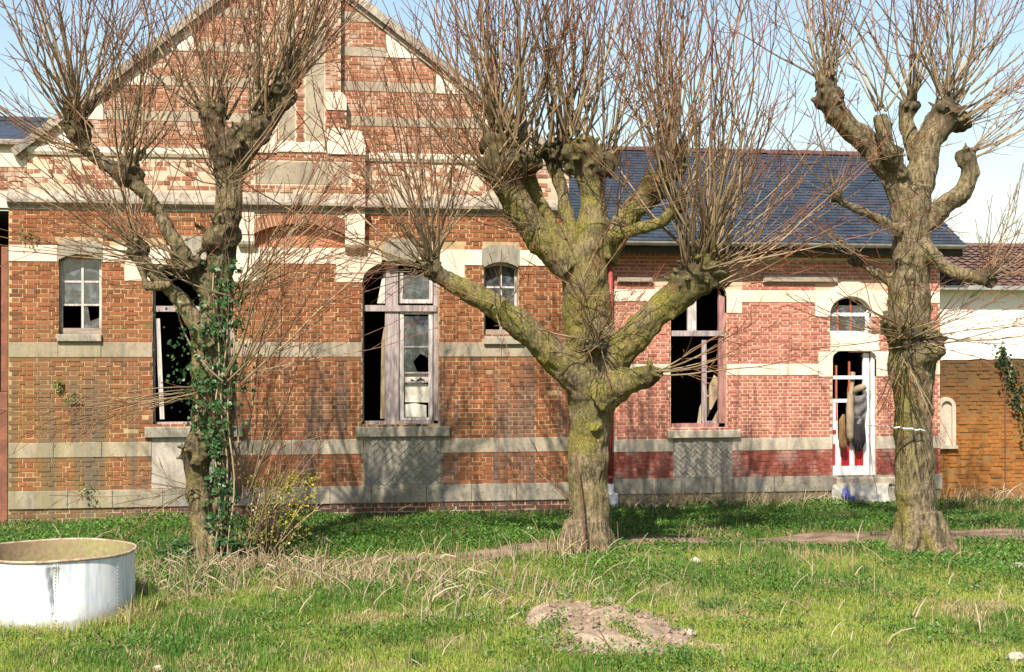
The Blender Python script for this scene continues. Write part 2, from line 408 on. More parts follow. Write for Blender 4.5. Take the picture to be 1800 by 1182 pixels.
def clip_rect(poly, x0, x1, z0, z1):
    def cl(p, f, it):
        o = []
        for i in range(len(p)):
            a, b = p[i], p[(i+1) % len(p)]
            if f(a): o.append(a)
            if f(a) != f(b): o.append(it(a, b))
        return o
    def ix(x): return lambda a, b: (x, a[1] + (b[1]-a[1]) * (x-a[0]) / (b[0]-a[0]))
    def iz(z): return lambda a, b: (a[0] + (b[0]-a[0]) * (z-a[1]) / (b[1]-a[1]), z)
    for f, it in ((lambda p: p[0] >= x0, ix(x0)), (lambda p: p[0] <= x1, ix(x1)), (lambda p: p[1] >= z0, iz(z0)), (lambda p: p[1] <= z1, iz(z1))):
        if len(poly) < 3: return []
        poly = cl(poly, f, it)
    return poly
def herringbone(x0, x1, z0, z1, y, w, mat, mortar, parent, keep=1.0):
    m = MB(); m.box(x0, x1, y, y + 0.06, z0, z1); pn = part('apron_panel', m, mortar, parent)
    cx, cz = (x0 + x1) / 2, (z0 + z1) / 2; ca = math.cos(R(45)); n = int(2.0 / w); g = w * 0.07
    for i in range(-n, n):
        for j in range(-n, n):
            k = (i - j) % 4
            if k == 0: q = (i*w + g, (i+2)*w - g, j*w + g, (j+1)*w - g)
            elif k == 2: q = (i*w + g, (i+1)*w - g, (j-1)*w + g, (j+1)*w - g)
            else: continue
            pl = [(cx + (a - b) * ca, cz + (a + b) * ca) for a, b in ((q[0],q[2]),(q[1],q[2]),(q[1],q[3]),(q[0],q[3]))]
            if max(p[0] for p in pl) < x0 or min(p[0] for p in pl) > x1 or max(p[1] for p in pl) < z0 or min(p[1] for p in pl) > z1: continue
            pl = clip_rect(pl, x0 + .01, x1 - .01, z0 + .01, z1 - .01)
            if len(pl) < 3: continue
            ar = abs(sum(pl[a][0]*pl[(a+1) % len(pl)][1] - pl[(a+1) % len(pl)][0]*pl[a][1] for a in range(len(pl)))) / 2
            if ar < 0.0015 or random.random() > keep: continue
            mm = MB(); mm.prism(pl, y - random.uniform(0.004, 0.02), y + 0.01); part('brick', mm, mat, pn)
    return pn

# ------------------------------------------------------------------ MAIN BUILDING
C0 = Vector((mx(520), 0, 0))
house = thing('brick_house', (C0.x, 0, 0), 'derelict banded brick house with tall gable, chimney breast and broken windows', 'building')
XL, XR = mx(15), mx(1000)
zPT = mz(400, 858); zPB = mz(400, 889)             # plinth stone top / bottom
zb3 = (mz(500, 800), mz(500, 774)); zb2 = (mz(500, 628), mz(500, 602)); zb1 = (mz(500, 464), mz(500, 436))
zC0, zC1 = mz(500, 374), mz(500, 344)              # cornice
W1 = (mx(103), mx(178), mz(140, 588), mz(140, 447)); W2 = (mx(268), mx(409), mz(340, 748), mz(340, 455))
W3 = (mx(637), mx(771), mz(705, 746), mz(705, 458)); W4 = (mx(850), mx(911), mz(880, 590), mz(880, 461))
holes = [W1, W2, W3, W4]
w = wall(MB(), XL, XR, -0.3, zC0, holes, 0.0, 0.34)
walls = part('wall', w, M['mortar'], house)
# side and back walls, floor slab inside
m = MB(); m.box(XL, XL + .34, .34, 9.0, -.3, zC0); m.box(XR - .34, XR, .34, 9.0, -.3, zC0); m.box(XL, XR, 9.0, 9.34, -.3, zC0); part('rear_wall', m, M['mortar'], house)
m = MB(); m.box(XL + .341, XR - .341, .35, 8.99, -.05, .35); m.box(XL + .341, XR - .341, 3.4, 3.5, .35, zC0); m.box(XL + .341, XR - .341, .345, 8.99, zC0 - .25, zC0 - .1)
for q in (mx(220), mx(523), mx(815)): m.box(q - .06, q + .06, .345, 3.4, .35, zC0 - .25)
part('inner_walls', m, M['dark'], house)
# apron panels below the tall windows
A2 = (mx(267), mx(409), zPT, mz(340, 770)); A3 = (mx(639), mx(775), zPT, mz(705, 769))
surL = 0.43
blk = [W1, W2, W3, W4, A2, A3]
zsp = mz(705, 497)                                  # foot of the pale surrounds of the tall windows
for o in (W2, W3): blk.append((o[0] - surL, o[1] + surL, zsp, zb1[1] + .15))
for o in (W1, W4): blk.append((o[0] - .02, o[1] + .02, zb1[0], zb1[1] + .12))
sills = [(mx(101), mx(179), mz(140, 601), mz(140, 588)), (mx(255), mx(427), mz(340, 769), mz(340, 750)), (mx(625), mx(790), mz(705, 768), mz(705, 750)), (mx(850), mx(920), mz(880, 606), mz(880, 592))]
blk += sills
CH, L = 0.0722, 0.222
foot = lay(XL, XR, -.05, zPB, CH, L, blk)
M['foot_brick'] = brick_mat('damp_foot_brick', [(0, (0.10,0.042,0.025)), (.5, (0.16,0.062,0.034)), (1, (0.075,0.04,0.03))], 0.3, 1.6, XLEFT, dirt=.8)
M['foot_mortar'] = mortar_mat('salty_mortar', (0.46,0.39,0.29), (0.30,0.26,0.19), 0.2, 1.4, XLEFT, dirt=.7)
bricks = lay(XL, XR, zPT, zb3[0], CH, L, blk) + lay(XL, XR, zb3[1], zb2[0], CH, L, blk) + lay(XL, XR, zb2[1], zb1[0], CH, L, blk)
# under the arch the wall is smooth orange render-like rubbed brick: leave it out of the bond
archbay = (mx(447), mx(606), zb1[1], mz(523, 392))
bricks += lay(XL, XR, zb1[1], zC0 - .02, CH, L, blk + [archbay])
rects = [(mx(455), mx(632), zb2[1], zb1[0]), (mx(790), mx(930), zb3[1], zb2[0]), (mx(440), mx(625), zb3[1], zb2[0])]
single, rest = pick(bricks, rects, 250)
brick_single(single, 0.0, M['brick'], walls)
m = MB(); brick_stuff(m, rest, 0.0); part('brick_courses', m, M['brick'], walls, kind='stuff')
m = MB(); m.box(XL, XR, -.004, .01, -.25, zPB); part('foot_backing', m, M['foot_mortar'], walls)
m = MB(); brick_stuff(m, foot, -.002); part('foot_courses', m, M['foot_brick'], walls, kind='stuff', label='damp dark courses at the foot of the wall')
m = MB(); m.box(archbay[0], archbay[1], -.008, .02, archbay[2], archbay[3]); part('arch_infill', m, plain_mat('rubbed_brick', (0.50,0.21,0.11), (0.44,0.17,0.09), 2.2, 0.9), house)
# quoin edge and bands
stones('band_stone', XL, XR, zb2[0], zb2[1], -.016, .03, M['band'], walls, [W2, W3])
stones('band_stone', XL, XR, zb3[0], zb3[1], -.016, .03, M['band'], walls, [(A2[0], A2[1]), (A3[0], A3[1])])
cuts = [(o[0] - surL, o[1] + surL) for o in (W2, W3)] + [(o[0] - .02, o[1] + .02) for o in (W1, W4)]
stones('band_stone', XL, XR, zb1[0], zb1[1], -.018, .03, M['band_white'], walls, cuts)
stones('plinth_stone', XL, XR, zPB, zPT, -.035, .03, M['plinth'], walls, lmin=.8, lmax=1.3)
for o in (W2, W3):                                  # pale surrounds with rounded heads
    zt = zb1[1]; cx = (o[0] + o[1]) / 2; zh = mz(705, 495)
    outer = [(o[0] - surL, zsp), (o[0] - surL, zt), (cx - .42, zt), (cx - .32, zt + .17), (cx + .32, zt + .17), (cx + .42, zt), (o[1] + surL, zt), (o[1] + surL, zsp)]
    hwid = .30
    # two pale side stones and a grey middle stone, each with its part of the arch
    ar = arch_pts(o[0], o[1], zh, o[3], 24)
    la = [p for p in ar if p[0] <= cx - hwid]; ra = [p for p in ar if p[0] >= cx + hwid]; ma = [p for p in ar if cx - hwid <= p[0] <= cx + hwid]
    m = MB(); m.prism([(o[0] - surL, zsp), (o[0], zsp)] + la + [(la[-1][0], zt), (o[0] - surL, zt)], -.018, .16); part('surround_stone', m, M['band_white'], walls)
    m = MB(); m.prism([ (ra[0][0], zt)] + ra + [(o[1], zsp), (o[1] + surL, zsp), (o[1] + surL, zt)], -.018, .16); part('surround_stone', m, M['band_white'], walls)
    m = MB(); m.prism([(la[-1][0] + .004, zt + .02), ] + ma + [(ra[0][0] - .004, zt + .02), (cx + .2, zt + .17), (cx - .2, zt + .17)], -.026, .16); part('keystone', m, M['band_grey'], walls)
for o in (W1, W4):
    zh = o[3] - .09; zt = zb1[1] + .05
    m = MB(); m.prism([(o[0] - .02, zb1[0]), (o[0], zb1[0])] + arch_pts(o[0], o[1], zh, o[3], 10, False) + [(o[1], zb1[0]), (o[1] + .02, zb1[0]), (o[1] + .02, zt - .03), (o[1] - .1, zt + .03), (o[0] + .1, zt + .03), (o[0] - .02, zt - .03)], -.024, .16)
    part('lintel', m, M['band_grey'], walls)
for i, s_ in enumerate(sills):
    m = MB(); m.slab(s_[0], s_[1], -.075, .2, s_[2], s_[3], .012); part('sill', m, M['band_grey'], house)
m = MB(); m.slab(A2[0], A2[1], -.006, .1, A2[2], sills[1][2], .004); part('apron_panel', m, M['plaster'], house, label='smooth plastered panel below the window')
for o in (A2,): pass
herringbone(A3[0], A3[1], A3[2], sills[2][2], -.004, .085, M['panel_grey'], M['plinth'], house, 0.9)

# cornice between wall and gable
def profile(name, x0, x1, prof, mat, parent, nseg=8, gap=.005):
    xs = [x0 + (x1 - x0) * i / nseg for i in range(nseg + 1)]
    for i in range(nseg):
        a, b = xs[i] + gap/2, xs[i+1] - gap/2; m = MB(); k = len(prof)
        m.v += [(a, y, z) for y, z in prof] + [(b, y, z) for y, z in prof]
        m.f.append(tuple(range(k))); m.f.append(tuple(k + q for q in reversed(range(k))))
        for q in range(k): m.f.append((q, k + q, k + (q + 1) % k, (q + 1) % k))
        part(name, m, mat, parent)
def corn(p): # projecting profile with weathered top; p = face plane
    return [(p + .1, zC0), (p - .03, zC0), (p - .03, zC0 + .05), (p - .06, zC0 + .06), (p - .105, zC0 + .10), (p - .105, zC0 + .145), (p, zC1 + .02), (p + .1, zC1 + .02)]
XB0, XB1 = mx(418), mx(641)                         # chimney breast
profile('cornice_stone', XL - .02, XB0 - .002, corn(0), M['cornice'], house, 4)
profile('cornice_stone', XB0, XB1, corn(-.15), M['cornice'], house, 2)
profile('cornice_stone', XB1 + .002, XR, corn(0), M['cornice'], house, 4)
# gable
XGL = mx(47); apex = (mx(505), mz(505, -87)); eL = (XGL, mz(47, 262)); eR = (XR, mz(1000, 297))
kL = (apex[1] - eL[1]) / (apex[0] - eL[0]); kR = (apex[1] - eR[1]) / (eR[0] - apex[0])
def gl(z): return apex[0] - (apex[1] - z) / kL
def gr(z): return apex[0] + (apex[1] - z) / kR
m = MB(); m.prism([(XGL, zC1), (XR, zC1), (XR, eR[1]), apex, (XGL, eL[1])], 0.0, .34); gable = part('gable_wall', m, M['mortar_up'], house)
zS = (mz(700, 285), mz(700, 270))                    # string course
gb = [(mz(640, 222), mz(640, 205)), (mz(640, 161), mz(640, 144)), (mz(640, 100), mz(640, 83)), (mz(640, 40), mz(640, 22))]
def tri(side, zb, H):                                # pale verge stones, inner edge upright
    if side < 0: return [(gl(zb), zb), (gl(zb + H), zb), (gl(zb + H), zb + H)]
    return [(gr(zb), zb), (gr(zb + H), zb + H), (gr(zb + H), zb)]
tris = []
for side in (-1, 1):
    for zb, H in ((zS[1], .48), (gb[0][0], .46), (gb[1][0], .46), (gb[2][0], .5)):
        t = tri(side, zb, H); tris.append((side, zb, H)); m = MB(); m.prism(t if side < 0 else [t[0], t[1], t[2]][::-1], -.02, .03); part('verge_stone', m, M['band_white'], gable)
def gspan(z):
    lo, hi = gl(z) + .02, gr(z) - .02
    if z < eR[1]: hi = XR
    if z < eL[1]: lo = XGL
    for side, zb, H in tris:
        if zb < z < zb + H:
            if side < 0: lo = max(lo, gl(zb + H))
            else: hi = min(hi, gr(zb + H))
    return lo, hi
cb_low = (XB0, XB1, zC1, mz(600, 250)); XU0, XU1 = mx(462), mx(598); cb_up = (XU0, XU1, zC1, 20)
gbr = []
lv = [zS[1]] + [q for b in gb for q in b] + [apex[1]]
for i in range(0, len(lv), 2): gbr += lay(XGL, XR, lv[i], lv[i+1], CH, L, [cb_low, cb_up], gspan)
m = MB(); brick_stuff(m, gbr, 0.0); part('brick_courses', m, M['brick_up'], gable, kind='stuff')
low = lay(XGL, XR, zC1 + .06, zS[0], CH, L, [cb_low], gspan, keep=0.5)
m = MB(); brick_stuff(m, low, 0.0, .006); part('brick_courses', m, M['brick_up'], gable, kind='stuff')
for za, zb in gb:
    lo, hi = gspan((za + zb) / 2)
    stones('band_stone', lo, hi, za, zb, -.014, .03, M['band'], gable, [(XU0, XU1)])
prof = [(.05, zS[0]), (-.03, zS[0]), (-.055, zS[0] + .05), (-.055, zS[1] - .02), (-.02, zS[1]), (.05, zS[1])]
profile('string_course', XGL, XB0 - .002, prof, M['band_white'], gable, 4); profile('string_course', XB1 + .002, XR, prof, M['band_white'], gable, 4)
# coping along the verges
for side in (-1, 1):
    n = 9; a = Vector((apex[0], 0, apex[1])); e = Vector((eL[0] - .16, 0, eL[1] - .13)) if side < 0 else Vector((eR[0] + .12, 0, eR[1] - .09))
    d = (e - a); up = Vector((d.z, 0, -d.x)).normalized();  up = up if up.z > 0 else -up
    for i in range(n):
        p, q = a + d * (i / n + .002), a + d * ((i + 1) / n - .002); m = MB()
        c = [p + up * .0, q + up * .0, q + up * .13, p + up * .13]
        m.prism([(v.x, v.z) for v in (c if side > 0 else c[::-1])], -.13, .40); part('coping_stone', m, M['cornice'], gable)
        m = MB(); c = [p - up * .075, q - up * .075, q - up * .004, p - up * .004]
        m.prism([(v.x, v.z) for v in (c if side > 0 else c[::-1])], -.05, .36); part('verge_moulding', m, M['band'], gable)
m = MB()
for sgn, e, k in ((-1, eL, kL), (1, eR, kR)):
    a = (apex[0], apex[1] - .05); b = (e[0], e[1] - .05)
    m.quad((a[0], .34, a[1]), (a[0], 9.4, a[1]), (b[0], 9.4, b[1]), (b[0], .34, b[1]))
m.quad((XL, .34, zC0 - .05), (XR, .34, zC0 - .05), (XR, 9.3, zC0 - .05), (XL, 9.3, zC0 - .05))
m.prism([(XGL, zC1), (XR, zC1), (XR, eR[1]), (apex[0], apex[1] - .08), (XGL, eL[1])], 9.1, 9.34)
part('roof', m, M['slate'], house)
# chimney breast on corbels
YB = -.155
zsh = mz(600, 250)
m = MB(); m.box(XB0, XB1, YB, 0.0, zC1 - .02, zsh); m.box(XU0, XU1, YB, 0.0, zsh, apex[1] + 1.6)
breast = part('chimney_breast', m, M['mortar_up'], house)
cbk = lay(XB0, XB1, zC1 + .03, mz(525, 328), CH, L) + lay(XB0, XB1, mz(525, 285), mz(525, 272), CH, L)
cbk += lay(mx(615), XB1, mz(525, 328), mz(525, 285), CH, L) + lay(XB0, mx(446), mz(525, 328), mz(525, 285), CH, L)
for a, b in ((XU0, mx(488)), (mx(519), mx(535)), (mx(570), XU1)): cbk += lay(a, b, mz(525, 252), apex[1] + 1.5, CH, L, [(mx(570), mx(609), mz(600, 197), mz(600, 166))])
m = MB(); brick_stuff(m, cbk, YB)
part('brick_courses', m, M['brick_up'], breast, kind='stuff')
m = MB(); m.slab(mx(447), mx(614), YB - .004, YB + .02, mz(525, 327), mz(525, 286)); part('render_panel', m, M['band'], breast)
for a, b in ((mx(489), mx(518)), (mx(536), mx(569))):
    m = MB(); m.slab(a, b, YB - .004, YB + .02, mz(525, 250), apex[1] + 1.4); part('render_panel', m, M['band'], breast)
m = MB(); m.slab(mx(487), mx(573), YB - .03, YB + .02, mz(525, 271), mz(525, 253)); part('band_stone', m, M['band_white'], breast)
for a, b in ((mx(574), mx(641)), (mx(418), mx(486))):
    m = MB(); s1 = 1 if a > mx(523) else -1
    za, zb = mz(600, 274), mz(600, 229)
    pl = [(a, za), (b, za), (b, zb - .13), (b - .1, zb - .05), (a + .2, zb), (a, zb)] if s1 > 0 else [(a, za), (b, za), (b, zb), (b - .2, zb), (a + .1, zb - .05), (a, zb - .13)]
    m.prism(pl, YB - .035, .0); part('shoulder_stone', m, M['band_white'], breast)
for a, b, s1 in ((mx(572), mx(608), 1), (mx(452), mx(488), -1)):
    m = MB(); za, zb = mz(600, 197), mz(600, 166)
    pl = [(a, za), (b, za), (b, zb - .1), (b - .06, zb), (a, zb)] if s1 > 0 else [(a, za), (b, za), (b, zb), (a + .06, zb), (a, zb - .1)]
    m.prism(pl, YB - .03, .0); part('shoulder_stone', m, M['band_white'], breast)
    m = MB(); zc = mz(600, 226); m.box(a, b, YB - .002, .0, zc, za); part('shoulder_base', m, M['mortar_up'], breast)
    m = MB(); brick_stuff(m, lay(a, b, zc, za, CH, L), YB - .004); part('brick_courses', m, M['brick_up'], breast, kind='stuff')
zcor = mz(523, 374)
for a, b, pb in ((mx(419), mx(447), 436), (mx(606), mx(640), 440)):   # corbel stones with a rounded foot
    z0 = mz(523, pb); m = MB(); pr = [(.0, zcor), (YB - .01, zcor), (YB - .01, z0 + .2), (YB + .005, z0 + .2), (YB + .005, z0 + .09), (YB + .03, z0 + .04), (YB + .07, z0), (0., z0)]
    k = len(pr); m.v += [(a, y, z) for y, z in pr] + [(b, y, z) for y, z in pr]; m.f += [tuple(range(k)), tuple(k + q for q in reversed(range(k)))] + [(q, k + q, k + (q+1) % k, (q+1) % k) for q in range(k)]
    part('corbel', m, M['band_white'], house)
# segmental brick arch carried by the corbels
xa, xb = mx(447), mx(606); zs_, zc_ = mz(523, 412), mz(523, 394)
hw = (xb - xa) / 2; rise = zc_ - zs_; rad = (hw * hw + rise * rise) / (2 * rise); ccx, ccz = (xa + xb) / 2, zc_ - rad
th = math.asin(hw / rad); na = 25
m = MB(); pl = [(ccx + rad * math.sin(-th + 2*th*i/24), ccz + rad * math.cos(-th + 2*th*i/24)) for i in range(25)] + [(xb, zcor), (xa, zcor)]
m.prism(pl, YB + .012, .0); archm = part('relieving_arch', m, M['mortar_up'], house)
def voussoir(t0, t1, y0, y1, up=.30):
    p = [(ccx + rr * math.sin(t), ccz + rr * math.cos(t)) for rr, t in ((rad - .004, t0), (rad - .004, t1), (rad + up, t1), (rad + up, t0))]
    return clip_rect(p, xa, xb, 0, zcor - .008)
for i in range(na):
    t0, t1 = -th + 2*th*(i + .1)/na, -th + 2*th*(i + .9)/na
    p = voussoir(t0, t1, 0, 0, .21)
    if len(p) > 2: m = MB(); m.prism(p, YB - random.uniform(0, .006), .0); part('brick', m, M['brick_up'], archm)

# ---- windows of the main house
def bar(m, x0, x1, z0, z1, y, t=.05): m.box(x0, x1, y, y + t, z0, z1)
def arched_fill(m, xa, xb, zs, zc, y0, y1, ell, inset):
    """arched frame head: ring between the opening's arch and a smaller one"""
    o = arch_pts(xa, xb, zs, zc, 14, ell); i = arch_pts(xa + inset, xb - inset, zs, zc - inset, 14, ell)
    for k in range(14):
        m.prism([i[k], i[k+1], o[k+1], o[k]], y0, y1)
def pane(x0, x1, z0, z1, y, parent, mat='glass'):
    m = MB(); m.box(x0, x1, y, y + .004, z0, z1); return part('pane', m, M[mat], parent)
YF = .13
def small_window(o, hd):
    m = MB(); x0, x1, z0, z1 = o; fw = .045
    bar(m, x0 + .005, x0 + fw, z0 + .1, z1 - .05, YF); bar(m, x1 - fw, x1 - .005, z0 + .1, z1 - .05, YF); arched_fill(m, x0 + .005, x1 - .005, z1 - .10, z1 - .005, YF, YF + .05, False, .05)
    wf = part('window', m, M['white_wood'], house)
    zb = z0 + .1; zt = z1 - .06; h = (zt - zb) / 3; cx = (x0 + x1) / 2 + .02
    m = MB(); bar(m, cx - .018, cx + .018, zb, zt, YF + .006, .035); part('mullion', m, M['white_wood'], wf)
    for k in (1, 2): m = MB(); bar(m, x0 + fw, x1 - fw, zb + k*h - .015, zb + k*h + .015, YF + .009, .03); part('glazing_bar', m, M['white_wood'], wf)
    m = MB(); bar(m, x0 + .01, x1 - .01, z0 + .005, z0 + .1, YF - .03, .09); part('bottom_rail', m, M['greyplank'], wf)
    for r in range(3):
        for c in range(2):
            xx = (x0 + fw, cx - .018) if c == 0 else (cx + .018, x1 - fw)
            if (r, c) == hd: continue
            if r == 0:
                m = MB(); za = zb; pl = [(xx[0], za), (xx[1], za), (xx[1], za + h * .45), (xx[0] + .1, za + h * .3), (xx[0] + .06, za + h * .95), (xx[0], za + h * .9)]
                m.prism(pl, YF + .02, YF + .024); part('pane', m, M['glass'], wf, label='broken pane'); continue
            pane(xx[0], xx[1], zb + r*h + .015, zb + (r+1)*h - .015, YF + .02, wf)
    return wf
small_window(W1, (0, 0)); small_window(W4, (0, 0))
def tall_frame(o, mat):
    m = MB(); x0, x1, z0, z1 = o; fw = .07; zh = mz(705, 495)
    bar(m, x0, x0 + fw * .5, z0, zh, YF, .07); bar(m, x1 - fw, x1, z0, zh, YF, .07); arched_fill(m, x0, x1, zh, z1, YF, YF + .07, True, .06); bar(m, x0, x1, z0, z0 + .05, YF, .08)
    return part('window', m, mat, house)
wf = tall_frame(W3, M['mauve_wood']); x0, x1, z0, z1 = W3
zt_ = mz(705, 542)
m = MB(); bar(m, x0 + .01, x1 - .02, zt_ - .05, zt_ + .05, YF - .03, .1); part('transom', m, M['mauve_wood'], wf)
m = MB(); bar(m, mx(678), mx(702), z0 + .05, zt_ - .05, YF + .002, .07); bar(m, mx(679), mx(701), zt_ + .05, z1 - .03, YF + .002, .07); part('mullion', m, M['mauve_wood'], wf)
m = MB(); bar(m, mx(704), mx(711), z0 + .06, zt_ - .06, YF + .01, .04); bar(m, mx(755), mx(762), z0 + .06, zt_ - .06, YF + .01, .04); bar(m, mx(704), mx(762), z0 + .055, z0 + .1, YF + .012, .036); bar(m, mx(704), mx(762), zt_ - .1, zt_ - .055, YF + .012, .036)
cs = part('casement', m, M['white_wood'], wf)
for py in (610, 656, 672): m = MB(); bar(m, mx(711), mx(755), mz(730, py) - .012, mz(730, py) + .012, YF + .016, .025); part('glazing_bar', m, M['mauve_wood'], wf)
m = MB(); bar(m, mx(704), mx(762), mz(730, 533), mz(730, 526), YF + .004, .05); bar(m, mx(704), mx(710), mz(730, 526), mz(730, 478), YF + .004, .05); bar(m, mx(756), mx(762), mz(730, 526), mz(730, 492), YF + .004, .05); part('top_light', m, M['white_wood'], wf)
pane(mx(710), mx(756), mz(730, 526), mz(730, 482), YF + .03, wf); pane(mx(711), mx(755), mz(730, 610), mz(730, 556), YF + .03, wf)
m = MB(); pl = [(mx(711), mz(730, 655)), (mx(735), mz(730, 655)), (mx(728), mz(730, 636)), (mx(741), mz(730, 622)), (mx(755), mz(730, 630)), (mx(755), mz(730, 611)), (mx(711), mz(730, 611))]; m.prism(pl, YF + .03, YF + .034); part('pane', m, M['glass'], wf, label='broken pane with jagged edge')
m = MB(); pl = [(mx(664), mz(670, 533)), (mx(678), mz(670, 533)), (mx(678), mz(670, 478)), (mx(672), mz(670, 492))]; m.prism(pl, YF + .03, YF + .036); part('pane', m, M['board'], wf, label='pale shard left in the upper light')
for i, (a, b, c, d, k) in enumerate(((712, 756, 673, 656, 0), (713, 757, 708, 675, .01), (712, 752, 734, 712, .02))):
    m = MB(); m.prism([(mx(a), mz(730, c)), (mx(b), mz(730, c + 1)), (mx(b), mz(730, d + 2)), (mx((a + b) / 2), mz(730, d - 2)), (mx(a), mz(730, d))], YF + .06 + k, YF + .075 + k); part('boarding', m, M['board'], wf, label='pale board nailed behind the casement')
m = MB(); m.tube([(mx(724), YF + .05, mz(724, 668)), (mx(733), YF + .05, mz(724, 672)), (mx(741), YF + .05, mz(724, 666)), (mx(748), YF + .05, mz(724, 670))], .016, 5); part('dry_twig', m, M['dark'], wf)
wf = tall_frame(W2, M['mauve_wood']); x0, x1, z0, z1 = W2
m = MB(); bar(m, x0 + .01, x1 - .02, mz(340, 548), mz(340, 538), YF - .03, .1); part('transom', m, M['mauve_wood'], wf)
m = MB(); a, b = Vector((mx(272), YF - .02, mz(275, 560))), Vector((mx(280), YF + .02, mz(280, 738)))
m.quad(a, a + Vector((.07, 0, 0)), b + Vector((.07, 0, 0)), b); m.tube([a + Vector((.03,.02,0)), b + Vector((.03,.02,0))], [.035, .035], 4); part('casement', m, M['white_wood'], wf, label='loose white stile hanging askew')

m = MB()
for i in range(70): m.blob((random.uniform(W3[0] + .03, W3[1] - .05), random.uniform(-.03, .12), sills[2][3] + random.uniform(.005, .03)), random.uniform(.012, .032), i, .6, 1, (1.4, 1, .7))
part('rubble', m, M['rust'], house, kind='stuff', label='dark rubble heaped along the sill of the broken window')
# interior boards seen through the broken window
pk = thing('leaning_plank', (mx(678), .4, .4), 'raw brown plank leaning upright inside the tall broken window', 'plank')
m = MB(); m.prism([(mx(671), mz(680, 738)), (mx(686), mz(680, 738)), (mx(687), mz(680, 556)), (mx(681), mz(680, 556)), (mx(673), mz(680, 600))], .30, .33); part('plank', m, M['plank'], pk)

# ------------------------------------------------------------------ SLATE ROOFED WING
wing = thing('slate_roofed_wing', (wx(1350), YW, 0), 'low pink brick wing with dark slate roof and white bands', 'building')
WX0, WX1 = XR - .3, wx(1652)
zg = wz(1350, 429); ze = wz(1350, 428)
Q1 = (wx(1179), wx(1277), wz(1228, 752), wz(1228, 488))
QF = (wx(1459), wx(1531), wz(1495, 588), wz(1495, 521)); QD = (wx(1463), wx(1540), wz(1500, 837), wz(1500, 618))
bw1 = (wz(1400, 532), wz(1400, 511)); bw2 = (wz(1350, 660), wz(1350, 640)); bw3 = (wz(1350, 792), wz(1350, 770)); pw = (wz(1350, 865), wz(1350, 838))
wh = [Q1, QF, QD]
m = wall(MB(), WX0, WX1, -.3, ze, wh, YW, YW + .3); wwall = part('wall', m, M['wmortar'], wing)
zsl = wz(1228, 756)
WP = (wx(1183), wx(1287), pw[1], wz(1230, 771)); wsill = (wx(1172), wx(1300), wz(1230, 770), zsl)
zsu = wz(1495, 557); zsd = wz(1495, 662); zsq = wz(1228, 550)
surq = .28
wblk = [Q1, QF, QD, WP, wsill, (QF[0] - surq, QF[1] + surq, zsu, bw1[1] + .2), (QD[0] - .26, QD[1] + .24, zsd, QD[3]), (QD[0] - .03, QD[1] + .05, QD[3], QF[2]), (Q1[0] - surq, Q1[1] + surq, zsq, bw1[1] + .2)]
CW, LW = .0625, .187
wb = lay(WX0, WX1, bw3[1], bw2[0], CW, LW, wblk, joint=.017) + lay(WX0, WX1, bw2[1], bw1[0], CW, LW, wblk, joint=.017) + lay(WX0, WX1, bw1[1], ze, CW, LW, wblk, joint=.017)
single, rest = pick(wb, [(wx(1302), wx(1436), bw2[1], bw1[0]), (wx(1302), wx(1455), bw3[1], bw2[0])], 240)
brick_single(single, YW, M['wbrick'], wwall)
m = MB(); brick_stuff(m, rest, YW); part('brick_courses', m, M['wbrick'], wwall, kind='stuff')
m = MB()
for a, b in ((WX0, WP[0]), (WP[1], QD[0]), (QD[1], WX1)): m.box(a, b, YW - .003, YW + .01, pw[1], bw3[0])
part('painted_backing', m, M['wmortar_red'], wwall)
m = MB(); brick_stuff(m, lay(WX0, WX1, pw[1], bw3[0], CW * 1.05, LW, [WP, QD], joint=.013), YW, .011); part('brick_courses', m, M['wbrick_red'], wwall, kind='stuff', label='courses painted dark red')
stones('band_stone', WX0, WX1, bw2[0], bw2[1], YW - .015, YW + .03, M['band_white'], wwall, [Q1, (QD[0] - .26, QD[1] + .24)])
stones('band_stone', WX0, WX1, bw3[0], bw3[1], YW - .015, YW + .03, M['band_pale'], wwall, [WP, QD])
stones('band_stone', WX0, WX1, bw1[0], bw1[1], YW - .015, YW + .03, M['band_white'], wwall, [(QF[0] - surq, QF[1] + surq), (Q1[0] - surq, Q1[1] + surq)])
stones('plinth_stone', WX0, WX1 + .03, pw[0], pw[1], YW - .04, YW + .03, M['plinth'], wwall)
m = MB(); m.box(WX0, WX1, YW - .02, YW + .01, -.1, pw[0]); part('rubble_footing', m, plain_mat('mossy_footing', (0.16,0.13,0.07), (0.26,0.20,0.12), 5, .95), wwall)
cx = (QF[0] + QF[1]) / 2; zt = bw1[1]; ar = arch_pts(QF[0], QF[1], QF[2] + .38, QF[3], 20)
m = MB(); h_ = 10; m.prism([(QF[0] - surq, zsu), (QF[0], zsu)] + ar[:h_+1] + [(cx, zt + .2), (cx - .16, zt + .17), (cx - .38, zt), (QF[0] - surq, zt)], YW - .018, YW + .1); part('surround_stone', m, M['band_white'], wwall)
m = MB(); m.prism(ar[h_:] + [(QF[1], zsu), (QF[1] + surq, zsu), (QF[1] + surq, zt), (cx + .38, zt), (cx + .16, zt + .17), (cx, zt + .2)], YW - .018, YW + .1); part('surround_stone', m, M['band_white'], wwall)
m = MB(); m.slab(QD[0] - .03, QD[1] + .05, YW - .02, YW + .15, QD[3], QF[2] - .002); part('lintel', m, M['band_white'], wwall)
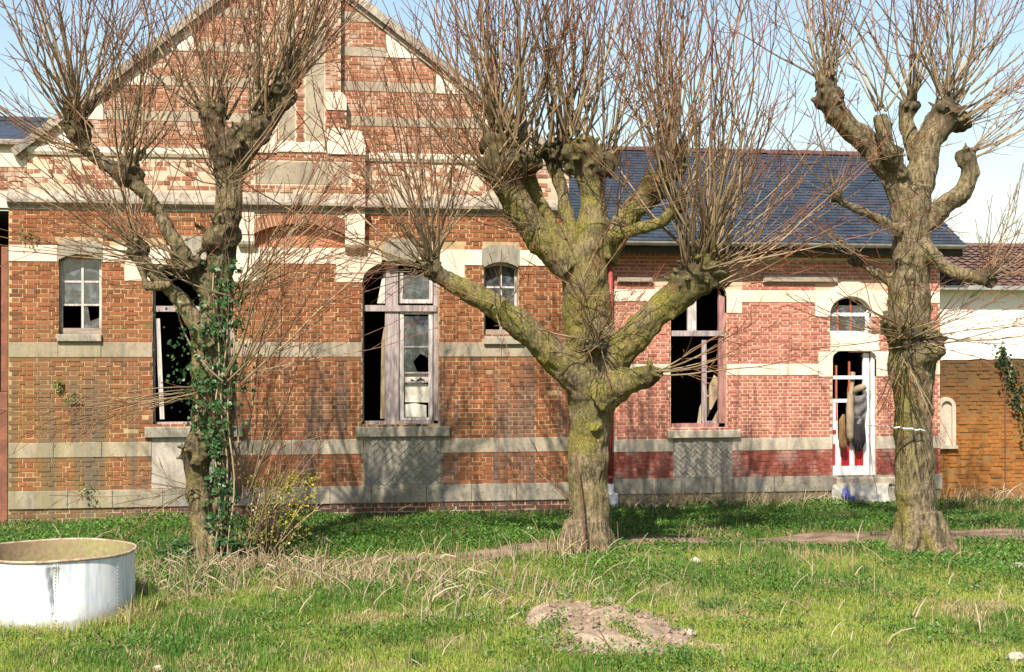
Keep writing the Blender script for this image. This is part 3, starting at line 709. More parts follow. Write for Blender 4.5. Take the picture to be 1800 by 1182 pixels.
for a, b, sgn in ((QD[0] - .26, QD[0], 1), (QD[1], QD[1] + .24, -1)):
    r_ = .14; xi = b if sgn > 0 else a
    crv = [(xi + sgn * r_ * (1 - math.cos(t * math.pi / 12)), QD[3] - r_ + r_ * math.sin(t * math.pi / 12)) for t in range(7)]
    pl = [(a, zsd), (b, zsd)] + crv + [(xi + sgn * r_, QD[3] - .002), (a, QD[3] - .002)] if sgn > 0 else [(b, zsd), (b, QD[3] - .002), (xi + sgn * r_, QD[3] - .002)] + crv[::-1] + [(a, zsd)]
    m = MB(); m.prism(pl, YW - .018, YW + .1); part('surround_stone', m, M['band_white'], wwall)
cx = (Q1[0] + Q1[1]) / 2; ar = arch_pts(Q1[0], Q1[1], wz(1228, 520), Q1[3], 20)
m = MB(); m.prism([(Q1[0] - surq, zsq), (Q1[0], zsq)] + ar[:11] + [(cx, zt + .2), (cx - .3, zt + .15), (Q1[0] - .02, zt), (Q1[0] - surq, zt)], YW - .018, YW + .1); part('surround_stone', m, M['band_white'], wwall)
m = MB(); m.prism(ar[10:] + [(Q1[1], zsq), (Q1[1] + surq, zsq), (Q1[1] + surq, zt), (Q1[1] + .02, zt), (cx + .3, zt + .15), (cx, zt + .2)], YW - .018, YW + .1); part('surround_stone', m, M['band_white'], wwall)
m = MB(); m.slab(wsill[0], wsill[1], YW - .085, YW + .2, wsill[2], wsill[3]); part('sill', m, M['band_pale'], wing)
herringbone(WP[0], WP[1], WP[2], wsill[2] - .01, YW - .008, .066, M['panel_grey'], M['plinth'], wing, 0.93)
# rest of the shell and a dark inside
YB_ = YW + 6.6
m = MB(); m.box(WX1 - .3, WX1, YW + .3, YB_, -.3, ze); m.box(XR + .01, WX1, YB_, YB_ + .3, -.3, ze)
xr_ = YW + 3.3
m.v += [(WX1, YW, ze), (WX1, YB_ + .3, ze), (WX1, xr_ + .15, ze + 1.9), (WX1 - .3, YW, ze), (WX1 - .3, YB_ + .3, ze), (WX1 - .3, xr_ + .15, ze + 1.9)]
n = len(m.v) - 6; m.f += [(n, n+1, n+2), (n+5, n+4, n+3), (n, n+2, n+5, n+3), (n+1, n+4, n+5, n+2)]
part('rear_wall', m, M['wmortar'], wing)
m = MB(); m.box(XR + .02, WX1 - .31, YW + .31, YB_ - .01, -.05, .4); m.box(XR + .02, WX1 - .31, YW + 3, YW + 3.1, .4, ze - .1); m.box(wx(1370), wx(1376), YW + .31, YW + 3, .4, ze - .1); m.box(XR + .02, WX1 - .31, YW + .305, YB_ - .01, ze - .12, ze - .02)
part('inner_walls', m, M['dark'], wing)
# roof: real slates in courses
RX0, RX1 = XR + .02, wx(1682)
ov = .36; ey, ezr = YW - ov, ze + .0
ry = YW + 3.35; rz = W(1250, 266, YW + 3.35).z
slope = Vector((0, ry - ey, rz - ezr)); SL = slope.length; su = slope / SL; nr = Vector((0, -su.z, su.y))
m = MB(); a = Vector((RX0, ey, ezr)); b = Vector((RX1, ey, ezr))
m.quad(a - nr*.03, b - nr*.03, b + slope - nr*.03, a + slope - nr*.03); m.quad(a - nr*.06, a + slope - nr*.06, b + slope - nr*.06, b - nr*.06)
m.quad(b - nr*.03, b - nr*.06, b + slope - nr*.06, b + slope - nr*.03); m.quad(a - nr*.06, b - nr*.06, b - nr*.03, a - nr*.03)
y2 = 2 * ry - ey; m.quad((RX0, ry, rz - .03), (RX1, ry, rz - .03), (RX1, y2, ezr - .03), (RX0, y2, ezr - .03))
roof = part('roof', m, M['slate'], wing)
m = MB(); ex, sw = .13, .215; nrow = int(SL / ex)
for r in range(nrow):
    x = RX0 + (0 if r % 2 else -sw/2)
    while x < RX1:
        x0_, x1_ = max(x + .002, RX0), min(x + sw - .002, RX1)
        if x1_ - x0_ > .03:
            t = random.uniform(-.004, .004); q0 = Vector((0, ey, ezr)) + su * (r * ex + t) ; q1 = q0 + su * (ex * 1.6); l1 = nr * (random.uniform(.006, .012) + (.012 if random.random() < .015 else 0)); l0 = nr * .0 - nr * .012
            A_, B_, C_, D_ = Vector((x0_,0,0)) + q0 + l1, Vector((x1_,0,0)) + q0 + l1 + nr * random.uniform(-.002,.002), Vector((x1_,0,0)) + q1 + l0, Vector((x0_,0,0)) + q1 + l0
            m.quad(A_, B_, C_, D_); m.quad(A_ - nr*.012, B_ - nr*.012, B_, A_)
        x += sw
part('slates', m, M['slate'], roof, kind='stuff')
n = 30
for i in range(n):
    a = RX0 + (RX1 - RX0) * i / n; b = RX0 + (RX1 - RX0) * (i + 1) / n - .01; dz = random.uniform(-.008, .008)
    m = MB(); pr = [(ry + .1 * math.cos(t), rz - .03 + dz + .09 * math.sin(t)) for t in [math.pi * k / 6 for k in range(7)]]
    k = len(pr); m.v += [(a, y, z) for y, z in pr] + [(b, y, z) for y, z in pr]; m.f += [tuple(range(k)), tuple(k + q for q in reversed(range(k)))] + [(q, q + 1, k + q + 1, k + q) for q in range(k - 1)]
    part('ridge_tile', m, M['ridge'], roof)
# gutter, fascia, soffit
m = MB(); gy, gz = ey - .07, ezr - .02
pr = [(gy + .075 * math.cos(t), gz - .075 * math.sin(t)) for t in [math.pi * k / 8 for k in range(9)]] 
pr2 = [(gy + .068 * math.cos(t), gz - .068 * math.sin(t)) for t in [math.pi * (8 - k) / 8 for k in range(9)]]
pp = pr + pr2; k = len(pp); m.v += [(RX0, y, z) for y, z in pp] + [(RX1 - .05, y, z) for y, z in pp]; m.f += [(q, (q+1) % k, k + (q+1) % k, k + q) for q in range(k)]
part('gutter', m, M['zinc'], wing)
m = MB(); m.box(RX0, RX1 - .06, ey + .01, ey + .035, ezr - .22, ezr - .03); part('fascia', m, M['darkwood'], wing)
m = MB(); m.box(RX0, RX1 - .06, ey + .036, YW - .012, ezr - .2, ezr - .18); part('soffit', m, M['darkwood'], wing)
m = MB(); m.box(wx(1335), wx(1568), YW - .03, YW - .012, ezr - .30, ezr - .25); part('eaves_board', m, M['board'], wing)
# window of the wing
m = MB(); x0, x1, z0, z1 = Q1; yf = YW + .1; fw = .07
bar(m, x0, x0 + .03, z0, z1 - .25, yf, .07); bar(m, x1 - .11, x1, z0, z1 - .2, yf, .07); arched_fill(m, x0, x1, wz(1228, 520), z1, yf, yf + .07, True, .06); bar(m, x0, x1, z0, z0 + .07, yf, .08)
wf = part('window', m, M['maroon_wood'], wing)
ztw = wz(1228, 586); m = MB(); bar(m, x0, x1 - .02, ztw - .05, ztw + .045, yf - .03, .1); part('transom', m, M['mauve_wood'], wf)
m = MB(); bar(m, wx(1212), wx(1227), ztw + .045, z1 - .04, yf + .002, .06); part('mullion', m, M['white_wood'], wf)
m = MB(); bar(m, wx(1237), wx(1245), z0 + .072, ztw - .12, yf + .004, .05); bar(m, wx(1237), wx(1263), z0 + .071, z0 + .11, yf + .006, .045); part('casement', m, M['mauve_wood'], wf)
m = MB(); bar(m, wx(1245), wx(1262), wz(1250, 698), wz(1250, 695), yf + .01, .03); part('glazing_bar', m, M['maroon_wood'], wf)
bd = thing('chipboard_sheet', (wx(1255), YW + .5, .5), 'tan board propped slanting inside the window of the pink wing', 'board')
m = MB(); m.prism([(wx(1235), wz(1250, 750)), (wx(1240), wz(1250, 718)), (wx(1266), wz(1250, 660)), (wx(1275), wz(1250, 668)), (wx(1275), wz(1250, 694)), (wx(1246), wz(1250, 750))], YW + .35, YW + .37); part('board', m, M['tanboard'], bd)
bd = thing('timber_offcut', (wx(1260), YW + .4, .5), 'small tan timber offcut standing in the lower corner of that window', 'timber')
m = MB(); m.prism([(wx(1256), wz(1250, 750)), (wx(1275), wz(1250, 750)), (wx(1275), wz(1250, 712)), (wx(1270), wz(1250, 722))], YW + .25, YW + .28); part('timber', m, M['tanboard'], bd)
# fanlight
m = MB(); x0, x1, z0, z1 = QF; yf = YW + .08
bar(m, x0, x0 + .02, z0, z0 + .4, yf, .06); bar(m, x1 - .07, x1, z0, z0 + .4, yf, .06); bar(m, x0 + .02, x1 - .07, z0, z0 + .06, yf, .06); arched_fill(m, x0, x1, z0 + .38, z1, yf, yf + .06, True, .035)
fl = part('fanlight', m, M['door_white'], wing)
m = MB(); bar(m, x0 + .02, x1 - .07, wz(1495, 556), wz(1495, 550), yf + .01, .04); part('glazing_bar', m, M['door_white'], fl)
for px in (1476, 1499): m = MB(); bar(m, wx(px) - .016, wx(px) + .016, z0 + .06, z1 - .05, yf + .016, .03); part('glazing_bar', m, M['rust_wood'], fl, label='vertical bar painted rusty red')
for a, b in ((x0 + .02, wx(1475)), (wx(1478), wx(1498)), (wx(1501), x1 - .07)):
    pane(a, b, z0 + .06, wz(1495, 556), yf + .03, fl); pane(a, b, wz(1495, 550), z1 - .16, yf + .03, fl)
# door
m = MB(); x0, x1, z0, z1 = QD; yf = YW + .09
bar(m, wx(1534), x1, z0, z1 - .02, yf - .02, .12); bar(m, x0, x0 + .012, z0, z1 - .02, yf - .02, .12); dfr = part('door_frame', m, M['door_white'], wing)
dx0, dx1 = wx(1464), wx(1531)
m = MB(); zl = wz(1500, 742)
bar(m, dx1 - .11, dx1, z0 + .01, z1 - .03, yf, .05); bar(m, dx0, dx0 + .03, z0 + .01, z1 - .03, yf, .05); bar(m, dx0 + .03, dx1 - .11, z0 + .01, wz(1500, 820), yf, .05)
bar(m, dx0 + .03, dx1 - .11, wz(1500, 820), wz(1500, 772), yf + .012, .03); bar(m, dx0 + .03, wx(1476), wz(1500, 772), wz(1500, 707), yf + .014, .03); bar(m, wx(1500), dx1 - .11, wz(1500, 772), wz(1500, 738), yf + .014, .03)
for px in (1477, 1500): bar(m, wx(px) - .05, wx(px) + .05, wz(1500, 819), wz(1500, 772), yf + .004, .02)
door = part('door', m, M['door_white'], wing)
for a, b, c, d in ((1466, 1471, 818, 781), (1482, 1496, 819, 776), (1506, 1520, 819, 774), (1466, 1473, 762, 756), (1506, 1518, 760, 755)):
    m = MB(); bar(m, wx(a), wx(b), wz(1500, c), wz(1500, d), yf - .008, .012); part('door_panel', m, M['red_wood'], door)
for py in (664, 705): m = MB(); bar(m, dx0 + .03, dx1 - .11 if py == 664 else wx(1498), wz(1500, py + 3), wz(1500, py - 3), yf + .006, .04); part('glazing_bar', m, M['door_white'], door)
for px in (1474, 1497): m = MB(); bar(m, wx(px) - .016, wx(px) + .016, wz(1500, 740) if px < 1480 else wz(1500, 712), z1 - .25 if px < 1480 else z1 - .18, yf + .012, .03); part('glazing_bar', m, M['rust_wood'], door, label='vertical bar painted rusty red')
m = MB(); m.slab(wx(1462), wx(1566), YW - .24, YW + .08, wz(1500, 852), wz(1500, 838), .015); part('doorstep', m, M['band'], wing)
m = MB(); m.slab(wx(1468), wx(1562), YW - .46, YW - .1, -.05, wz(1500, 853), .02); part('doorstep', m, M['plinth'], wing)
# loose planks left on the wall
for (a, b, c, d, lab) in ((1340, 1471, 484, 497, 'long grey weathered plank fixed high on the pink wall near the door'), (1084, 1146, 487, 497, 'short dark plank fixed on the pink wall beside the middle tree')):
    p0 = wx(a); m = MB(); m.box(wx(a), wx(b), YW - .055, YW - .012, wz((a+b)/2, d), wz((a+b)/2, c)); m.box(wx(a) + .02, wx(b) - .02, YW - .075, YW - .056, wz((a+b)/2, d) + .015, wz((a+b)/2, c) - .03)
    o = part('weathered_plank', m, M['greyplank']); tag(o, lab, 'plank', 'planks left on the wing wall')
# rain pipe at the inner corner
dp = thing('rain_pipe', (wx(1073), YW - .1, 0), 'dark red iron rain pipe with white base at the inner corner', 'pipe')
xp = wx(1071); m = MB(); m.tube([(xp, YW - .09, wz(1071, 850)), (xp, YW - .09, ezr - .1)], .04, 12); part('pipe', m, M['pipe_red'], dp, smooth=True)
for py in (840, 700, 560, 460): m = MB(); m.tube([(xp, YW - .09, wz(1071, py)), (xp, YW - .09, wz(1071, py) + .04)], .052, 12); part('collar', m, M['pipe_red'], dp)
m = MB(); m.tube([(xp + .04, YW - .12, -.05), (xp + .04, YW - .12, wz(1071, 868)), (xp, YW - .09, wz(1071, 866)), (xp, YW - .09, wz(1071, 850))], [.085, .085, .06, .06], 12); part('base_pipe', m, M['door_white'], dp)

# ------------------------------------------------------------------ ANNEX at the right
annex = thing('annex_building', (ax(1750), YA, 0), 'white and orange brick outbuilding with reddish tiled roof at the far end', 'building')
AX0, AX1 = WX1 - 1.0, ax(1800) + 5
zw0, zw1 = az(1720, 632), az(1720, 508)
m = MB(); m.box(AX0, AX1, YA, YA + .3, -.3, zw1); m.box(AX1 - .3, AX1, YA + .3, YA + 6, -.3, zw1); m.box(AX0, AX1, YA + 6, YA + 6.3, -.3, zw1)
aw = part('wall', m, M['amortar'], annex)
N1 = (ax(1646), ax(1674), az(1660, 783), az(1660, 702))
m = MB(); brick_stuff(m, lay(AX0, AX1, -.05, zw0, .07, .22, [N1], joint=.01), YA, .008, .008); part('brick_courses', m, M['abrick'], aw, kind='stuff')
m = MB(); xs = np.linspace(AX0, AX1, 60); top = [(x, zw1) for x in xs[::-1]]; bot = [(x, zw0 + random.uniform(-.02, .02)) for x in xs]
m.prism(bot + top, YA - .022, YA); part('white_render', m, M['render'], aw)
m = MB(); nx0, nx1 = N1[0], N1[1] + .04
m.box(nx0, nx0 + .07, YA - .06, YA, N1[2], N1[3] - .14); m.box(nx1 - .07, nx1, YA - .06, YA, N1[2], N1[3] - .14); m.box(nx0 - .03, nx1 + .03, YA - .09, YA, N1[2] - .06, N1[2] - .003)
ao = arch_pts(nx0, nx1, N1[3] - .14, N1[3] + .04, 10); ai = arch_pts(nx0 + .07, nx1 - .07, N1[3] - .14, N1[3] - .03, 10)
for k in range(10): m.prism([ai[k], ai[k+1], ao[k+1], ao[k]], YA - .06, YA)
nf = part('niche', m, M['band_pale'], annex)
m = MB(); m.prism([(nx0 + .071, N1[2]), (nx1 - .071, N1[2])] + ai[::-1], YA + .001, YA + .02); m.v = [(x, y - .012, z) for x, y, z in m.v]; part('blind_panel', m, M['band_pale'], nf)
tx0 = ax(1642); ze_a = zw1 + .03; ry_a = YA + 3.1; rz_a = W(1720, 435, ry_a).z
m = MB(); sl2 = Vector((0, ry_a - YA + .25, rz_a - ze_a)); SL2 = sl2.length; s2 = sl2 / SL2; n2_ = Vector((0, -s2.z, s2.y))
ea = Vector((AX0, YA - .25, ze_a)); eb = Vector((AX1, YA - .25, ze_a))
m.quad(ea - n2_*.03, eb - n2_*.03, eb + sl2 - n2_*.03, ea + sl2 - n2_*.03); m.quad(ea + sl2 - n2_*.03, eb + sl2 - n2_*.03, (AX1, 2*ry_a - YA + .25, ze_a), (AX0, 2*ry_a - YA + .25, ze_a))
ar_ = part('roof', m, M['tile'], annex)
m = MB(); ex, sw = .24, .22
for r in range(int(SL2 / ex) + 1):
    x = AX0
    while x < AX1:
        q0 = Vector((x, YA - .25, ze_a)) + s2 * (r * ex); q1 = q0 + s2 * (ex * 1.15)
        for k in range(4):
            u0, u1 = sw * k / 4, sw * (k + 1) / 4; h0, h1 = .03 * math.sin(math.pi * k / 4), .03 * math.sin(math.pi * (k + 1) / 4)
            j = random.uniform(0, .008)
            m.quad(q0 + Vector((u0,0,0)) + n2_*(h0 + .02 + j), q0 + Vector((u1,0,0)) + n2_*(h1 + .02 + j), q1 + Vector((u1,0,0)) + n2_*(h1 - .005), q1 + Vector((u0,0,0)) + n2_*(h0 - .005))
        x += sw
part('roof_tiles', m, M['tile'], ar_, kind='stuff')
x = AX0
while x < AX1:
    m = MB(); m.tube([(x, ry_a, rz_a - .01), (x + .36, ry_a, rz_a - .01)], [.1, .11], 8); part('ridge_tile', m, M['tile'], ar_); x += .375
m = MB(); m.box(AX0, AX1, YA - .30, YA - .26, ze_a - .06, ze_a + .02); part('gutter', m, M['zinc'], annex)
m = MB(); m.tube([(ax(1765), YA - .05, 0), (ax(1764), YA - .05, zw0 + .1)], .012, 5); part('cable', m, M['rust'], annex)

# ------------------------------------------------------------------ GATEWAY WING at the left edge
gate = thing('gateway_wing', (mx(-100), .05, 0), 'pale banded gateway wing with slate roof against the left of the gable', 'building')
GX0 = mx(-420); g0 = XGL - .006
YG = .03
m = MB(); zl0, zl1 = mz(20, 366), mz(20, 256); m.box(GX0, g0, YG, YG + .34, zl0, zl1); gw = part('wall', m, M['mortar_up'], gate)
stones('band_stone', GX0, g0, mz(20, 366), mz(20, 336), YG - .02, YG, M['band_white'], gw); stones('band_stone', GX0, g0, mz(20, 294), mz(20, 263), YG - .02, YG, M['band_white'], gw)
m = MB(); brick_stuff(m, lay(GX0, g0, mz(20, 336), mz(20, 294), CH, L, keep=.8), YG); part('brick_courses', m, M['brick_up'], gw, kind='stuff')
m = MB(); m.slab(GX0, g0, YG - .12, YG + .3, mz(20, 256), mz(20, 246), .015); part('cornice', m, M['cornice'], gate)
m = MB(); za, zb = mz(20, 250), None; yr = 4.6; zr = W(30, 213, 4.6).z
m.quad((GX0, .2, za), (XGL + 1, .2, za), (XGL + 1, yr, zr), (GX0, yr, zr)); m.quad((GX0, yr, zr), (XGL + 1, yr, zr), (XGL + 1, 9, za), (GX0, 9, za)); gro = part('roof', m, M['slate'], gate)
x = GX0
while x < XGL + .8: m = MB(); m.tube([(x, yr, zr + .02), (x + .33, yr, zr + .02)], [.06, .07], 8); part('ridge_tile', m, M['slate'], gro); x += .345
m = MB(); m.box(GX0, XL - .36, 3.5, 3.6, 0, zl0); m.box(GX0, GX0 + .3, .4, 3.5, 0, zl0); m.box(GX0, XL - .02, .40, 3.5, zl0 - .06, zl0 - .01); part('passage_walls', m, M['dark'], gate)
m = MB(); m.box(mx(-420), mx(-130), YG + .1, YG + .16, 0, zl0 - .1); part('gate_leaf', m, M['darkwood'], gate)
m = MB(); m.slab(XL - .14, XL - .005, -.02, .3, -.1, mz(10, 690)); m.slab(XL - .12, XL - .005, .02, .2, mz(10, 690) + .002, mz(10, 434)); part('gate_pier', m, plain_mat('reddish_pier', (0.24,0.095,0.055), (0.15,0.06,0.04), 5, .85), gate)
exec_marker = 0

# ------------------------------------------------------------------ GROUND
def ground_mesh():
    xs = np.concatenate([[-900, -300, -100, -40, -22], np.arange(-14, 18.01, .2), [26, 45, 110, 300, 900]]); ys = np.concatenate([[-900, -300, -100, -50, -30, -20], np.arange(-14, 4.01, .2), [8, 14, 30, 100, 300, 900]])
    V = np.array([(x, y, gh(x, y) if (-14 <= x <= 18 and -14 <= y <= 4) else 0.0) for y in ys for x in xs]); nx = len(xs)
    Q = [(j*nx+i, j*nx+i+1, (j+1)*nx+i+1, (j+1)*nx+i) for j in range(len(ys)-1) for i in range(nx-1)]
    return np_mesh('ground', V, quads=np.array(Q))
s = NT('earth_and_turf'); n1 = s.noise(.7, 6, .6); n2 = s.noise(9, 6, .65); n3 = s.noise(60, 4, .6)
c = s.mix(s.step(n1, .40, .62), (0.085,0.12,0.025), (0.19,0.195,0.05)); c = s.mix(s.math('MULTIPLY', s.step(n2, .52, .68), .8), c, (0.20,0.15,0.08)); c = s.mix(.4, c, s.ramp(n3, [(.3, grey(.25)), (.7, grey(.75))]), 'OVERLAY')
gm = s.done(c, .95, s.bump(s.math('ADD', n2, n3), .7, .03), .1)
go = part('ground', ground_mesh(), gm); go['kind'] = 'structure'; go['label'] = 'rough turf and bare earth in front of the buildings'; 
# trodden earth path past the trees
PATH = [(380, 1000), (560, 990), (700, 983), (860, 975), (990, 962), (1150, 950), (1300, 950), (1450, 946), (1560, 944), (1700, 944), (1850, 945), (2000, 945)]
PP = [G(*p) for p in PATH]; PWD = [.15, .25, .38, .40, .3, .3, .4, .6, .7, .7, .7, .6]
m = MB(); sub = []
for i in range(len(PP) - 1):
    for k in range(8):
        t = k / 8; p = PP[i].lerp(PP[i+1], t); wd = PWD[i] * (1 - t) + PWD[i+1] * t; sub.append((p.x, p.y, wd))
cols_ = []
for x, y, wd in sub:
    row = []
    for q in np.linspace(-1, 1, 7):
        yy = y + q * wd * (1 + .35 * noise.noise(Vector((x * 1.7, q * 2, 3)))); row.append((x, yy, gh(x, yy) + .006 + .006 * (1 - q*q)))
    cols_.append(row)
for i in range(len(cols_) - 1):
    for j in range(6): m.quad(cols_[i][j], cols_[i+1][j], cols_[i+1][j+1], cols_[i][j+1])
s = NT('bare_earth'); n1 = s.noise(3, 6, .6); n2 = s.noise(30, 5, .65); c = s.mix(s.step(n1, .35, .65), (0.15,0.095,0.065), (0.25,0.175,0.125)); c = s.mix(.5, c, s.ramp(n2, [(.3, grey(.25)), (.7, grey(.75))]), 'OVERLAY'); M['earth'] = s.done(c, .95, s.bump(n2, .6, .02), .1)
pa = part('path', m, M['earth'], smooth=True); pa['kind'] = 'structure'; pa['label'] = 'narrow trodden earth path running past the tree trunks'
def path_dist(x, y):
    b = 9
    for px, py, wd in sub[::3]: b = min(b, math.hypot(x - px, y - py) / wd)
    return b

# heap of pale earth
MC = G(1062, 1118); MWX, MWY, MH = .84, 1.25, .21
def mound_h(x, y):
    u, v = (x - MC.x) / MWX, (y - MC.y - .15) / MWY
    ang = math.atan2(v, u); rr = math.hypot(u, v) / (1 + .45 * noise.noise(Vector((math.cos(ang) * 1.5, math.sin(ang) * 1.5, 5))))
    if rr >= 1.15: return None
    b = max(0, 1 - rr * rr) ** .8
    return gh(x, y) - .02 + MH * b * (1 + .5 * v) + .07 * noise.noise(Vector((x * 3.5, y * 3.5, 0))) * b ** .3 + .03 * noise.noise(Vector((x * 11, y * 11, 2))) + .022 * b ** .2
vs = {}; V = []; Fq = []; st = .025; nx = int(2 * 1.2 * MWX / st); ny = int(2 * 1.3 * MWY / st)
for j in range(ny):
    for i in range(nx):
        x, y = MC.x - 1.2 * MWX + i * st, MC.y + .15 - 1.3 * MWY + j * st; h = mound_h(x, y)
        if h is not None: vs[i, j] = len(V); V.append((x, y, h))
for (i, j), a in vs.items():
    if (i+1, j) in vs and (i+1, j+1) in vs and (i, j+1) in vs: Fq.append((a, vs[i+1, j], vs[i+1, j+1], vs[i, j+1]))
s = NT('pale_dug_earth'); n1 = s.noise(3, 6, .6); n2 = s.noise(26, 6, .7); c = s.mix(s.step(n1, .35, .65), (0.22,0.16,0.11), (0.36,0.275,0.195)); c = s.mix(.6, c, s.ramp(n2, [(.3, grey(.22)), (.7, grey(.75))]), 'OVERLAY'); M['dug'] = s.done(c, .95, s.bump(n2, .8, .03), .1)
mo = part('earth_heap', np_mesh('earth_heap', np.array(V), quads=np.array(Fq)), M['dug'], smooth=True); tag(mo, 'low heap of pale dug earth in the foreground grass', 'earth heap')
m = MB()
for i in range(900):
    a = random.uniform(0, 6.28); r_ = math.sqrt(random.random()) * 1.12; x, y = MC.x + MWX * r_ * math.cos(a), MC.y + .15 + MWY * r_ * math.sin(a); h = mound_h(x, y)
    if h is None: continue
    r0 = random.choice((.006, .008, .008, .011, .011, .016, .024, .034)); m.blob((x, y, h + r0 * .3), r0, i, .6, 1, (1.2, 1, .8))
part('clods', m, M['dug'], mo, kind='stuff')

# ------------------------------------------------------------------ TREES
s = NT('bark'); n1 = s.noise(2.2, 6, .65); n2 = s.noise(1.0, 6, .7, stretch=(26, 26, 7)); n3 = s.noise(45, 5, .7)
al = s.n('Attribute', attribute_name='algae').outputs['Fac']
c = s.mix(s.step(n2, .36, .66), (0.065,0.047,0.03), (0.27,0.205,0.13)); alg = s.math('MULTIPLY', s.step(s.math('ADD', s.math('MULTIPLY', n1, .75), s.math('MULTIPLY', n2, .25)), .36, .60), al)
c = s.mix(alg, c, s.mix(s.step(n3, .35, .65), (0.095,0.084,0.016), (0.225,0.195,0.042))); c = s.mix(.55, c, s.ramp(n3, [(.28, grey(.2)), (.72, grey(.78))]), 'OVERLAY')
hd_ = s.n('Attribute', attribute_name='head').outputs['Fac']; c = s.mix(s.math('MULTIPLY', s.math('MULTIPLY', hd_, s.step(s.noise(7, 5, .7), .30, .56)), .8), c, (0.04,0.03,0.02)); M['bark'] = s.done(c, .95, s.bump(s.math('ADD', n2, s.math('MULTIPLY', n3, .5)), .9, .03), .15)
s = NT('shoots'); tp = s.n('Attribute', attribute_name='tip').outputs['Fac']; rn = s.n('NewGeometry').outputs['Random Per Island']
c1 = s.ramp(tp, [(0, (0.16,0.115,0.06)), (.35, (0.29,0.205,0.12)), (.6, (0.20,0.11,0.055)), (1, (0.19,0.05,0.026))]); c1 = s.mix(.5, c1, s.ramp(rn, [(0, grey(.06)), (.35, grey(.3)), (.7, grey(.55)), (1, grey(.85))]), 'OVERLAY')
M['shoot'] = s.done(c1, .6, None, .3)

def trunk_object(chains, knobs, seed, parent, algae, lo=.0, vox=.02):
    kc = np.array([tuple(c) for c, r_ in knobs]); kr = np.array([r_ for c, r_ in knobs])
    m = MB()
    for pts, rad in chains:
        n = len(pts); P, Rd = [], []
        for i in range(n - 1):                           # resample and roughen
            k = max(2, int((pts[i+1] - pts[i]).length / .12))
            for t in range(k):
                u = t / k; p = pts[i].lerp(pts[i+1], u); q = Vector((noise.noise(p * 2 + Vector((seed, 0, 0))), noise.noise(p * 2 + Vector((0, seed, 5))), noise.noise(p * 2 + Vector((9, 0, seed))))) * .03
                P.append(p + q); Rd.append((rad[i] * (1-u) + rad[i+1] * u) * (1 + .12 * noise.noise(p * 3 + Vector((seed, 2, 1)))))
        P.append(pts[-1]); Rd.append(rad[-1]); m.tube(P, Rd, 12)
    for c, r_ in knobs:
        m.blob(c, r_, seed + r_ * 50, .5, 2)
        for k in range(7):
            d = Vector((random.gauss(0, 1), random.gauss(0, 1), random.gauss(.2, 1))).normalized(); m.blob(c + d * r_ * .8, r_ * random.uniform(.3, .5), seed + k, .5, 2)
    for pts, rad in chains:                              # burls along the limbs
        for i in range(len(pts) - 1):
            if pts[i].z < 1.2: continue
            L_ = (pts[i+1] - pts[i]).length
            for k in range(int(L_ / .2)):
                u = random.random(); c = pts[i].lerp(pts[i+1], u); rr = rad[i] * (1-u) + rad[i+1] * u; d = Vector((random.gauss(0,1), random.gauss(-.3,1), random.gauss(0,.6))).normalized()
                m.blob(c + d * rr * .85, rr * random.uniform(.15, .38), seed + k + i, .6, 2)
    for c, r_ in knobs:                                  # stumps of cut shoots
        for k in range(int(4 + r_ * 30)):
            d = Vector((random.gauss(0, .8), random.gauss(-.2, .8), random.gauss(.7, .6))).normalized(); q = random.uniform(.018, .042); m.tube([c + d * r_ * .6, c + d * r_ * random.uniform(1.15, 1.75)], [q * 1.2, q], 8)
    me = m.mesh('trunk_raw'); o = bpy.data.objects.new('trunk_raw', me); COL.objects.link(o)
    rm = o.modifiers.new('r', 'REMESH'); rm.mode = 'VOXEL'; rm.voxel_size = vox
    sm = o.modifiers.new('s', 'SMOOTH'); sm.factor = .5; sm.iterations = 2
    dg = bpy.context.evaluated_depsgraph_get(); ev = bpy.data.meshes.new_from_object(o.evaluated_get(dg)); bpy.data.objects.remove(o); bpy.data.meshes.remove(me)
    nv = len(ev.vertices); co = np.empty(nv * 3, np.float32); ev.vertices.foreach_get('co', co); co = co.reshape(-1, 3)
    nn = np.empty(nv * 3, np.float32); ev.vertex_normals.foreach_get('vector', nn); nn = nn.reshape(-1, 3); out = co.copy(); al = np.zeros(nv, np.float32)
    for i in range(nv):
        p = Vector(co[i]); a = noise.noise(p * 5) * .026 + noise.noise(Vector((p.x * 15, p.y * 15, p.z * 4))) * .016 + abs(noise.noise(p * 19)) * .014 - .012
        out[i] += nn[i] * a; al[i] = algae(p, nn[i])
    ev.vertices.foreach_set('co', out.ravel()); at = ev.attributes.new('algae', 'FLOAT', 'POINT'); at.data.foreach_set('value', al); hd = np.zeros(nv, np.float32)
    for c, r_ in zip(kc, kr): hd = np.maximum(hd, np.clip(1.9 - np.linalg.norm(co - c, axis=1) / r_, 0, 1))
    at = ev.attributes.new('head', 'FLOAT', 'POINT'); at.data.foreach_set('value', hd.astype(np.float32)); ev.update(); ev.name = 'trunk'
    return part('trunk', ev, M['bark'], parent, smooth=True)

